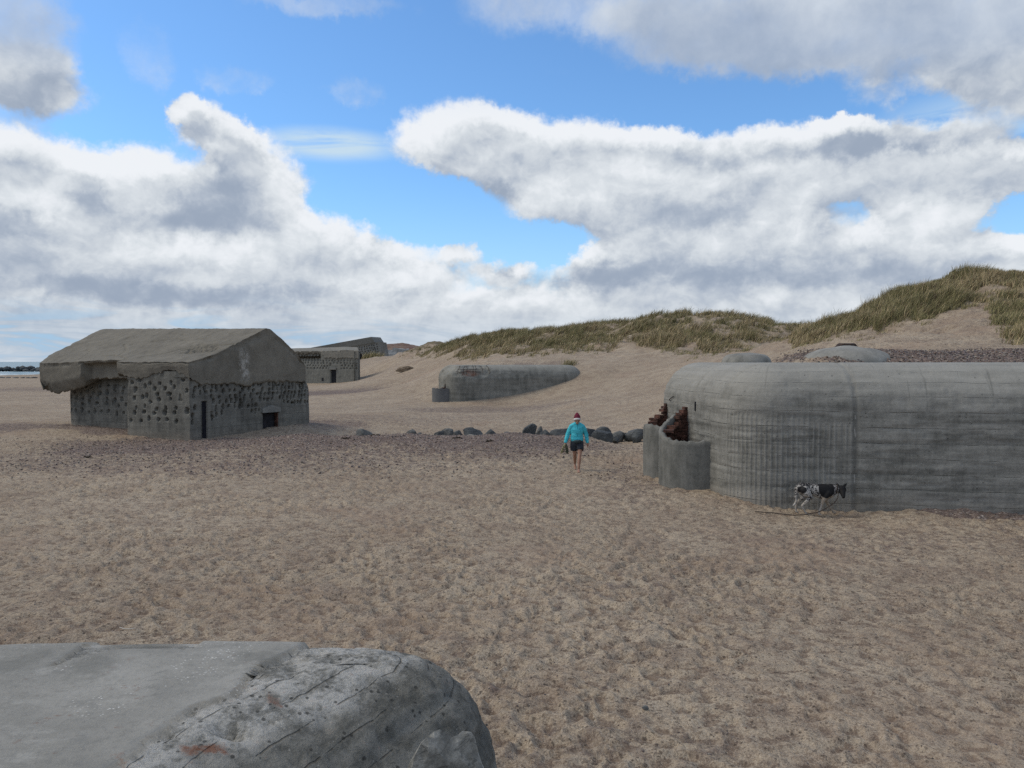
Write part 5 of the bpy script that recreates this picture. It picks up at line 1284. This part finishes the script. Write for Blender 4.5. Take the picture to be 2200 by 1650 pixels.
# ------------------------------------------------------------------ loose pebbles of the shingle: too many to count
def build_pebbles():
    r = np.random.default_rng(5)
    bm = bmesh.new(); bmesh.ops.create_icosphere(bm, subdivisions=1, radius=1.0); bv = np.array([v.co for v in bm.verts]); bf = np.array([[v.index for v in f.verts] for f in bm.faces]); bm.free()
    pts = []
    n = 26000; x = r.uniform(6.0, 19, n); y = r.uniform(18.6, 28, n); g_ = gravel_mask(x, y); k = (r.random(n) < g_*.85) & (ground_base(x, y) > 3.0); pts.append(np.c_[x, y][k])
    n = 26000; x = r.uniform(-20, 6, n); y = r.uniform(20, 31, n); g_ = gravel_mask(x, y); k = r.random(n) < g_*.5; pts.append(np.c_[x, y][k])
    n = 2600; a = r.uniform(-.62, .62, n); d = 4.5*np.exp(r.uniform(0, 1.6, n)); pts.append(np.c_[np.sin(a)*d, np.cos(a)*d])
    sizes = np.concatenate([r.uniform(.012, .034, len(pts[0])), r.uniform(.012, .034, len(pts[1])), r.uniform(.004, .011, len(pts[2]))])
    P = np.concatenate(pts); z = ground_z(P[:, 0], P[:, 1])
    N = len(P); s3 = sizes[:, None]*r.uniform(.6, 1.3, (N, 3))*np.array([1, 1, .65])
    rot = r.uniform(0, 6.28, N); c, s = np.cos(rot), np.sin(rot)
    L = bv[None]*s3[:, None, :]; V = np.stack([L[..., 0]*c[:, None]-L[..., 1]*s[:, None], L[..., 0]*s[:, None]+L[..., 1]*c[:, None], L[..., 2]], -1)
    V = V + np.c_[P, z+sizes*.2][:, None, :]
    F = (bf[None]+(np.arange(N)*len(bv))[:, None, None]).reshape(-1, 3)
    pal = np.array([(.09, .07, .068), (.16, .12, .11), (.13, .115, .125), (.22, .18, .155), (.30, .27, .235), (.18, .12, .09), (.08, .075, .07)])
    ci = r.integers(0, len(pal), N); col = pal[ci]*r.uniform(.75, 1.2, (N, 1)); col = np.repeat(np.c_[col, np.ones(N)], len(bv), 0)
    m, g, b = new_mat("pebbles"); g.put(b.inputs['Base Color'], g.attr('pcol').outputs['Color']); b.inputs['Roughness'].default_value = .7
    tag(link("gravel", mesh_np("gravel", V.reshape(-1, 3), tris=F, cols={'pcol': col}), m), kind='stuff', label="loose shingle pebbles scattered over the sand and the bunker roof", cat="gravel")
build_pebbles()

# ------------------------------------------------------------------ marram grass
def m_grass():
    m, g, b = new_mat("marram_grass")
    c = g.attr('pcol').outputs['Color']; g.put(b.inputs['Base Color'], c); b.inputs['Roughness'].default_value = .6
    b.inputs['Specular IOR Level'].default_value = .15
    return m
M_GRASS = m_grass()
def blades(roots, hgt, wid, lean, rng, tone, base=(0, 0, 0), up0=None):
    """curved three-piece blades bent over by the wind from the left"""
    n = len(roots); az = rng.uniform(0, 6.283, n)
    wd = np.stack([np.cos(az), np.sin(az), np.zeros(n)], -1)
    wind = np.array([.90, .30, 0]); ld = wind*lean[:, None] + np.stack([np.cos(az*3.1), np.sin(az*3.1), np.zeros(n)], -1)*.33
    rows = []
    for t, wf in ((0, 1.0), (.38, .9), (.72, .65), (1.0, 0.12)):
        ctr = roots + ld*(hgt*(t**1.7))[:, None]*.85 + np.array([0, 0, 1])*(hgt*(t-.30*lean*t*t))[:, None]
        for s in (-.5, .5): rows.append(ctr + wd*(wid*wf*s)[:, None])
    V = np.stack(rows, 1)             # n, 8, 3
    q = np.array([[0, 1, 3, 2], [2, 3, 5, 4], [4, 5, 7, 6]])
    Q = (q[None]+(np.arange(n)*8)[:, None, None]).reshape(-1, 4)
    g0 = np.array([.115, .108, .050]); g1 = np.array([.290, .262, .125]); g2 = np.array([.52, .42, .25]); g3 = np.array([.17, .115, .07])
    u = rng.random(n)[:, None]; tn = tone[:, None]
    col = g0*(1-u)+g1*u; col = np.where((rng.random(n)[:, None] < .10+.55*tn), g2*(.6+.5*u), col); col = np.where(rng.random(n)[:, None] < .10+.12*tn, g3*(.6+.6*u), col)
    C = np.repeat(np.c_[col, np.ones(n)], 8, 0)
    return V.reshape(-1, 3)-np.array(base), Q, C
def build_grass():
    r = np.random.default_rng(21)
    def field(name, x0, x1, y0, y1, ntuft, per, h, w, label):
        x = r.uniform(x0, x1, ntuft*6); y = r.uniform(y0, y1, ntuft*6)
        z = ground_z(x, y, False); px, py = proj(x, y, z)
        d = grass_density(x, y, z)*(px > 780)*(px < 2420)
        k = np.where(r.random(len(x)) < d)[0][:ntuft]
        x, y, z = x[k], y[k], z[k]; N = len(x); print(name, N)
        tone = np.clip(.42+fbm2(x/3.5, y/3.5, 3, 55)*1.3 + fbm2(x/.9, y/.9, 2, 56)*.8, 0, 1)
        hk = h*(.45+.95*np.clip(.5+fbm2(x/1.9, y/1.9, 3, 58)*1.3, 0, 1))*(.55+.45*d[k])
        rr = np.repeat(np.arange(N), per); n = len(rr)
        a = r.uniform(0, 6.283, n); ra = np.sqrt(r.random(n))*.20*(h/.7)
        X = x[rr]+np.cos(a)*ra; Y = y[rr]+np.sin(a)*ra
        root = np.c_[X, Y, z[rr]-.04]
        hh = hk[rr]*r.uniform(.55, 1.15, n); ln = np.clip(.55+.30*r.standard_normal(n)+.25*fbm2(X/4, Y/4, 2, 61), .1, 1.15)
        V, Q, C = blades(root, hh, np.full(n, w)*r.uniform(.7, 1.3, n), ln, r, tone[rr])
        o = link("dune_grass", mesh_np("dune_grass", V, Q, cols={'pcol': C}), M_GRASS)
        tag(o, label, "dune grass", kind='stuff')
    field("r", 8, 44, 26, 60, 13000, 15, .66, .019, "wind-combed marram grass covering the high dune on the right")
    field("c", -32, 46, 62, 125, 17000, 11, .78, .034, "wind-combed marram grass covering the long dune in the middle")
    # single tufts standing in bare sand
    for i, (px, py, Y, h, lab) in enumerate(((1222, 779, 63.5, .62, "single small grass tuft beside the shingle above the distant rounded bunker"), (805, 767, 160, 2.2, "dark grass tuft growing at the foot of the tilted blockhouse"),
                                             (790, 769, 162, 1.8, "smaller grass tuft left of the dark one at the tilted blockhouse"))):
        x = at(px, py, Y)[0]; z = gz(x, Y); n = 160 if i == 0 else 220
        a = r.uniform(0, 6.283, n); ra = np.sqrt(r.random(n))*h*(.75 if i == 0 else .6)
        root = np.c_[np.cos(a)*ra*1.4, np.sin(a)*ra, np.zeros(n)-.05]
        V, Q, C = blades(root, h*r.uniform(.6, 1.1, n), np.full(n, .03 if i == 0 else .07), np.clip(.5+.3*r.standard_normal(n), .1, 1), r, np.full(n, .25))
        tag(link("grass_tuft", mesh_np("grass_tuft", V, Q, cols={'pcol': C}), M_GRASS, None, (x, Y, z)), lab, "grass tuft")
build_grass()

# ------------------------------------------------------------------ the walking person
def m_cloth(name, c1, c2, sc=9, b_=.35):
    m, g, b = new_mat(name); P = g.n('ShaderNodeTexCoord').outputs['Object']
    n = g.noise(g.v('MULTIPLY', P, (1, 1, .8)), sc, 4, .6, .8); n2 = g.noise(P, 120, 2)
    g.put(b.inputs['Base Color'], g.mix(g.mr(n, .3, .7), c1, c2)); g.put(b.inputs['Normal'], g.bump(g.m('ADD', n, g.m('MULTIPLY', n2, .06)), b_, .04)); b.inputs['Roughness'].default_value = .8
    return m
def ellipsoid(mb, c, r, n=14, m=10, rot=None):
    vs = []; fs = []
    for i in range(m+1):
        a = math.pi*i/m
        for j in range(n):
            p = Vector((r[0]*math.sin(a)*math.cos(2*math.pi*j/n), r[1]*math.sin(a)*math.sin(2*math.pi*j/n), r[2]*math.cos(a)))
            if rot is not None: p = rot @ p
            vs.append(Vector(c)+p)
    for i in range(m):
        for j in range(n): fs.append((i*n+j, i*n+(j+1) % n, (i+1)*n+(j+1) % n, (i+1)*n+j))
    mb.add(vs, fs)
from mathutils import Matrix
def hand(mb, wrist, d, side, curl, palm_n):
    """palm, four unequal fingers and a thumb leaving the side of the palm; d points along the hand"""
    d = Vector(d).normalized(); pn = Vector(palm_n); pn = (pn-d*pn.dot(d)).normalized(); s = d.cross(pn)*side
    w = Vector(wrist)
    mb.tube([w, w+d*.045, w+d*.085], [(.024, .024), (.036, .022), (.036, .018)], 10)
    for i, (o, L) in enumerate(((-.027, .068), (-.009, .078), (.009, .074), (.026, .058))):
        p = w+d*.082+s*o; pts = [p]; dd = d.copy()
        for k, f in enumerate((.42, .32, .26)):
            dd = (dd + pn*curl*(.55 if k == 0 else .8)).normalized(); p = p+dd*L*f; pts.append(p)
        mb.tube(pts, [.0095, .0090, .0082, .007], 6)
    p = w+d*.025-s*.030; mb.tube([p, p+(d*.6-s*.7+pn*.25).normalized()*.035, p+(d*.6-s*.7+pn*.25).normalized()*.035+(d*.9+pn*.45*curl-s*.1).normalized()*.032], [.012, .0105, .008], 6)
def build_person():
    px_, py_ = 1242, 1010; d = ray(px_, py_); k = -CAM_H/d[2]; X, Y = d[0]*k, d[1]*k+.42
    z0 = gz(X, Y)+.015; root = empty("person", (X, Y, z0), "person walking towards the camera, turquoise jacket, dark shorts, burgundy hat, carrying sandals", "person")
    b = MB()
    b.tube([(0, .0, .84), (0, -.01, 1.0), (0, -.01, 1.18), (0, 0, 1.30)], [(.15, .10), (.13, .095), (.155, .105), (.15, .085)], 16)
    b.tube([(0, .005, 1.30), (0, -.035, 1.39), (0, -.05, 1.44)], [.055, .05, .05], 10)
    Rh = Matrix.Rotation(R(24), 3, 'X')
    ellipsoid(b, (0, -.065, 1.475), (.072, .092, .112), 16, 12, Rh)
    ellipsoid(b, (0, -.115, 1.385), (.045, .045, .04), 12, 8)                    # jaw
    b.tube([(0, -.152, 1.475), (0, -.182, 1.43)], [.010, .016], 6)                 # nose
    b.tube([(-.035, -.140, 1.488), (.035, -.140, 1.488)], [.013, .013], 6)         # brow
    b.tube([(-.02, -.157, 1.396), (.02, -.157, 1.396)], [.008, .008], 6)           # mouth
    for s in (-1, 1): ellipsoid(b, (s*.074, -.05, 1.45), (.012, .02, .03), 8, 6)
    # her right arm (left in the picture) carries the sandals
    b.tube([(-.17, 0, 1.29), (-.25, .03, 1.06), (-.333, -.05, .815)], [.047, .040, .027], 10); hand(b, (-.335, -.055, .81), (-.05, -.12, -1), 1, .75, (.75, -.3, 0))
    b.tube([(.17, 0, 1.29), (.262, .05, 1.06), (.308, .02, .81)], [.047, .040, .027], 10); hand(b, (.309, .018, .805), (.05, -.10, -1), -1, .22, (-.9, -.2, 0))
    # front leg planted, rear leg pushing off
    b.tube([(.085, 0, .86), (.082, -.10, .68), (.065, -.20, .475), (.045, -.27, .34), (.022, -.36, .10)], [.092, .078, .054, .054, .035], 12)
    b.tube([(.022, -.345, .05), (.015, -.42, .045), (.008, -.50, .028), (.005, -.56, .02)], [(.032, .042), (.040, .034), (.044, .024), (.036, .015)], 10)
    b.tube([(-.085, 0, .86), (-.080, .0, .68), (-.058, .02, .47), (-.045, .14, .33), (-.035, .27, .165)], [.092, .078, .054, .054, .034], 12)
    b.tube([(-.035, .285, .14), (-.032, .24, .085), (-.030, .20, .04), (-.028, .16, .02)], [(.032, .04), (.040, .032), (.042, .024), (.034, .014)], 10)
    for s, y0, x0, z in ((1, -.565, .005, .018), (-1, .155, -.028, .018)):
        for j in range(5): b.tube([(x0+(j-2)*.016, y0, z), (x0+(j-2)*.017, y0-.022+abs(j-1)*.004, z-.004)], [.009, .007], 6)
    link("body", remesh(b.mesh("body"), .0075, 3), m_plain("skin", (.30, .165, .115), (.36, .21, .15), 12, .1, .004, .55, .35), root)
    em = m_plain("eye", (.02, .015, .012), (.03, .02, .015), 5, 0, rough=.3)
    for s in (-1, 1): me = MB(); ellipsoid(me, (s*.028, -.147, 1.462), (.010, .006, .006), 8, 6); link("eye", me.mesh("eye", True), em, root)
    # windproof jacket with collar
    j = MB()
    j.tube([(0, .0, .885), (0, -.01, .94), (0, -.01, 1.06), (0, -.015, 1.18), (0, 0, 1.275), (0, .0, 1.33)], [(.187, .135), (.188, .135), (.172, .125), (.185, .130), (.178, .115), (.105, .085)], 20)
    j.tube([(0, .0, 1.31), (0, -.025, 1.375)], [(.085, .08), (.078, .078)], 14)
    j.tube([(0, .06, 1.29), (.03, .085, 1.33), (-.03, .085, 1.35)], [.07, .08, .06], 10)     # folded hood
    j.tube([(-.165, 0, 1.262), (-.08, 0, 1.305), (.08, 0, 1.305), (.165, 0, 1.262)], [(.082, .082), (.085, .09), (.085, .09), (.082, .082)], 14)
    j.tube([(-.15, 0, 1.275), (-.205, .02, 1.19), (-.255, .03, 1.06), (-.305, -.015, .92), (-.334, -.05, .825)], [.078, .073, .066, .057, .046], 14)
    j.tube([(.15, 0, 1.275), (.212, .025, 1.19), (.266, .05, 1.06), (.292, .04, .92), (.309, .02, .815)], [.078, .073, .066, .057, .046], 14)
    jm = remesh(j.mesh("jacket"), .009, 4)
    for v in jm.vertices: v.co += v.normal*(.010*mnoise.noise(Vector((v.co.x*9, v.co.y*9, v.co.z*13)))+.005*mnoise.noise(v.co*26))
    jo = link("jacket", jm, m_cloth("turquoise_cloth", (.045, .42, .52), (.085, .56, .66), 11), root)
    zp = MB(); zp.tube([(0, -.098, 1.345), (.002, -.135, 1.2), (.003, -.138, 1.0)], [.007, .006, .006], 6); link("zip", zp.mesh("zip", True), m_cloth("zip_cloth", (.02, .16, .2), (.03, .2, .25)), jo)
    s = MB()
    s.tube([(0, .0, .92), (0, .0, .83), (0, -.01, .77)], [(.165, .12), (.185, .135), (.17, .13)], 18)
    s.tube([(.085, -.01, .82), (.088, -.085, .69), (.082, -.135, .60)], [(.110, .115), (.108, .108), (.104, .104)], 14, False)
    s.tube([(-.085, .0, .82), (-.092, .0, .69), (-.09, .01, .575)], [(.110, .115), (.106, .108), (.100, .104)], 14, False)
    sm = remesh(s.mesh("shorts"), .009, 3)
    for v in sm.vertices: v.co += v.normal*.008*mnoise.noise(Vector((v.co.x*10, v.co.y*10, v.co.z*7)))
    link("shorts", sm, m_cloth("dark_cloth", (.018, .022, .030), (.034, .040, .052)), root)
    p = MB(); p.tube([(-.09, -.150, .855), (0, -.175, .85), (.09, -.150, .865)], [(.03, .035), (.04, .05), (.03, .035)], 12); po = link("hip_bag", p.mesh("hip_bag", True), m_cloth("bag_cloth", (.03, .045, .05), (.05, .07, .075)), root)
    h = MB(); pts = []; rd = []
    ax = Vector((0, .28, .96)).normalized(); c0 = Vector((0, -.075, 1.515))
    for t, r_ in ((-.035, .104), (.0, .106), (.05, .100), (.095, .082), (.135, .056), (.165, .028), (.178, .008)): pts.append(c0+ax*t); rd.append((r_*.93, r_*1.02))
    h.tube(pts, rd, 18, False); ho = link("hat", h.mesh("hat", True), m_cloth("burgundy_knit", (.11, .010, .028), (.17, .018, .045), 30), root)
    bd = MB(); bd.tube([c0+ax*-.055, c0+ax*-.05, c0+ax*-.012, c0+ax*-.008], [(.096, .107), (.100, .112), (.100, .112), (.096, .106)], 18, False); link("hat_band", bd.mesh("hat_band", True), m_cloth("white_knit", (.62, .60, .60), (.74, .72, .72), 30), ho)
    # the pair of sandals hanging from her right hand
    for i, (dx, dy, rz, lab) in enumerate(((-.055, -.10, .35, "olive sandal held by the walking person, its pale sole turned outwards"), (.045, -.055, -.25, "dark olive sandal held by the walking person, the one nearer her leg"))):
        hx, hy, hz = X-.345, Y-.08, z0+.735
        o = empty("sandal", (hx+dx*.5, hy+dy*.4, hz), lab, "sandal", "sandals carried by the walking person", (R(12), R(20 if i == 0 else -8), rz))
        so = MB(); so.tube([(0, 0, .02), (0, .005, -.05), (0, .0, -.13), (0, -.01, -.20), (0, -.015, -.225)], [(.030, .013), (.036, .014), (.034, .013), (.045, .014), (.032, .012)], 12); link("sole", so.mesh("sole", True), m_cloth("sole_rubber", (.36, .33, .18), (.46, .42, .25)) if i == 0 else m_cloth("dark_sole", (.05, .055, .04), (.08, .085, .06)), o)
        for zc, w in ((-.03, .040), (-.10, .040), (-.175, .048)):
            st = MB(); st.tube([(math.cos(a)*w, -.008-math.sin(a)*.050, zc-.012*math.sin(a)) for a in np.linspace(0, math.pi, 9)], [(.013, .005)]*9, 8); link("strap", st.mesh("strap", True), m_cloth("olive_strap", (.05, .055, .035), (.085, .09, .06)), o)
build_person()

# ------------------------------------------------------------------ the dog
def build_dog():
    Y = 15.72; X = at(1754.3, 1098, Y)[0]; z0 = gz(X, Y); z0 += .028; root = empty("dog", (X, Y, z0), "black and white speckled dog walking along the right bunker's wall, head turned down", "dog")
    b = MB()
    b.tube([(-.385, 0, .535), (-.33, 0, .545), (-.24, 0, .545), (-.13, 0, .535), (0, 0, .500), (.10, 0, .475), (.20, 0, .470), (.285, 0, .480), (.335, 0, .50)],
           [(.075, .085), (.100, .115), (.105, .115), (.088, .108), (.108, .135), (.118, .158), (.115, .160), (.095, .130), (.080, .105)], 18)
    b.tube([(.27, 0, .53), (.36, -.01, .535), (.43, -.03, .535)], [(.085, .105), (.075, .090), (.068, .078)], 14)
    # head turned towards the camera and lowered
    ellipsoid(b, (.485, -.055, .525), (.088, .088, .086), 14, 10)
    b.tube([(.482, -.09, .505), (.472, -.150, .450), (.462, -.205, .395)], [(.066, .062), (.050, .050), (.032, .034)], 12)
    ellipsoid(b, (.461, -.222, .400), (.016, .012, .013), 8, 6)
    for s, tx in ((-1, -.035), (1, .062)):
        b.tube([(.485+s*.052, -.03, .575), (.485+s*.066+tx*.4, -.03, .625), (.485+s*.070+tx*.9, -.025, .685 if s < 0 else .648)], [(.034, .017), (.026, .012), (.007, .005)], 10)
    def leg(pts, rad): b.tube(pts, rad, 10)
    # near hind: stifle forward, hock backward
    leg([(-.29, -.075, .53), (-.235, -.09, .44), (-.165, -.095, .365), (-.255, -.09, .27), (-.335, -.085, .195), (-.285, -.085, .10), (-.245, -.085, .035)], [.085, .085, .058, .036, .026, .020, .021]); leg([(-.245, -.085, .025), (-.195, -.088, .018)], [(.026, .020), (.020, .014)])
    leg([(-.29, .075, .53), (-.25, .085, .44), (-.215, .09, .365), (-.30, .09, .29), (-.375, .09, .225), (-.395, .09, .12), (-.385, .09, .055)], [.085, .082, .056, .035, .026, .020, .021]); leg([(-.385, .09, .045), (-.345, .09, .025)], [(.026, .020), (.020, .014)])
    leg([(.205, -.085, .46), (.15, -.095, .39), (.100, -.095, .315), (.065, -.095, .22), (.040, -.095, .135), (.010, -.095, .05)], [.068, .056, .042, .028, .023, .021]); leg([(.008, -.095, .028), (.05, -.098, .018)], [(.027, .020), (.020, .014)])
    leg([(.215, .08, .46), (.205, .09, .38), (.225, .09, .30), (.275, .09, .20), (.325, .09, .11), (.375, .09, .04)], [.066, .054, .042, .030, .025, .022]); leg([(.375, .09, .028), (.425, .09, .018)], [(.027, .020), (.020, .014)])
    b.tube([(-.40, 0, .555), (-.425, 0, .47), (-.425, 0, .37), (-.415, 0, .28), (-.445, 0, .215), (-.482, 0, .185)], [.032, .030, .028, .027, .024, .014], 10)
    me = remesh(b.mesh("body"), .0085, 3)
    n = len(me.vertices); co = np.empty(n*3); me.vertices.foreach_get('co', co); co = co.reshape(-1, 3); x, y, z = co.T
    tick = fbm3(co, 58, 2, 5); blot = fbm3(co, 9, 3, 7)
    white = np.array([.40, .385, .36]); grey = np.array([.20, .19, .185]); black = np.array([.010, .010, .011]); tan = np.array([.30, .255, .205])
    c = np.where((tick > -.02)[:, None], white, grey); c = np.where((tick+blot*.35 < -.10)[:, None], black*2.2, c)
    c = np.where(((z < .30) & ((tick+blot*.3 > -.25) | (z < .2)))[:, None], white*.55+tan*.45, c)
    c = np.where(((x > .06) & (z < .40) & (blot > -.3))[:, None], tan, c)
    top = (z > .60-.04*blot) & (x < .40); c = np.where(top[:, None], np.where((tick > .16)[:, None], grey, black*2), c)
    sad = np.hypot((x-.165-.02*blot)/.165, (z-.545)/.185) < 1+.12*blot; c = np.where((sad & (z > .34))[:, None], black, c)
    nk = (x > .325) & (x < .40) & (z < .60) & (z > .36); c = np.where(nk[:, None], np.where((tick > .0)[:, None], grey*1.2, black*2), c)
    c = np.where((x > .405+.02*blot)[:, None] & (z > .35)[:, None], black, c)
    rp = np.hypot((x+.34)/.07, (z-.53)/.07) < 1+.4*blot; c = np.where(rp[:, None], black*1.5, c)
    c = np.where(((x < -.43) & (z < .24))[:, None], white*1.1, c)
    at_ = me.attributes.new('pcol', 'FLOAT_COLOR', 'POINT'); at_.data.foreach_set('color', np.c_[c, np.ones(n)].astype(np.float32).ravel())
    m, g, bs = new_mat("dog_coat"); g.put(bs.inputs['Base Color'], g.attr('pcol').outputs['Color']); bs.inputs['Roughness'].default_value = .75
    P = g.n('ShaderNodeTexCoord').outputs['Object']; g.put(bs.inputs['Normal'], g.bump(g.noise(g.v('MULTIPLY', P, (60, 60, 140)), 1, 3), .4, .006))
    link("body", me, m, root)
    em = m_plain("dog_eye", (.05, .028, .012), (.08, .045, .02), 5, 0, rough=.25)
    for s in (-1, 1): e = MB(); ellipsoid(e, (.480+s*.034, -.135, .528), (.008, .007, .007), 8, 6); link("eye", e.mesh("eye", True), em, root)
    cl = MB(); a = [(.395+.02*math.cos(t)+.015*math.sin(t), -.02+.080*math.cos(t), .535+.095*math.sin(t)) for t in np.linspace(0, 2*math.pi, 25)]
    cl.tube(a, [.010]*25, 6, False); link("collar", cl.mesh("collar", True), m_cloth("collar_cloth", (.03, .025, .022), (.05, .04, .035)), root)
    # the trailing leash
    pts = [(.40, -.10, .46), (.375, -.13, .36), (.30, -.15, .27), (.20, -.16, .205), (.08, -.17, .135), (-.06, -.17, .075), (-.2, -.17, .028), (-.32, -.165, .016), (-.5, -.14, .015), (-.7, -.11, .016), (-.9, -.06, .015), (-1.08, -.05, .015), (-1.25, .02, .014)]
    q = []
    for px_, py_, pz in pts: q.append((px_, py_, pz if px_ > -.1 else pz + .012 + float(ground_z(np.array([X+px_]), np.array([Y+py_]))[0])-z0))
    l = MB(); l.tube(q, [(.010, .008)]*len(q), 8); tag(link("leash", l.mesh("leash", True), m_cloth("leash_webbing", (.045, .035, .030), (.085, .065, .055)), None, (X, Y, z0)), "brown leash trailing from the dog's neck to the left over the sand", "leash")
build_dog()
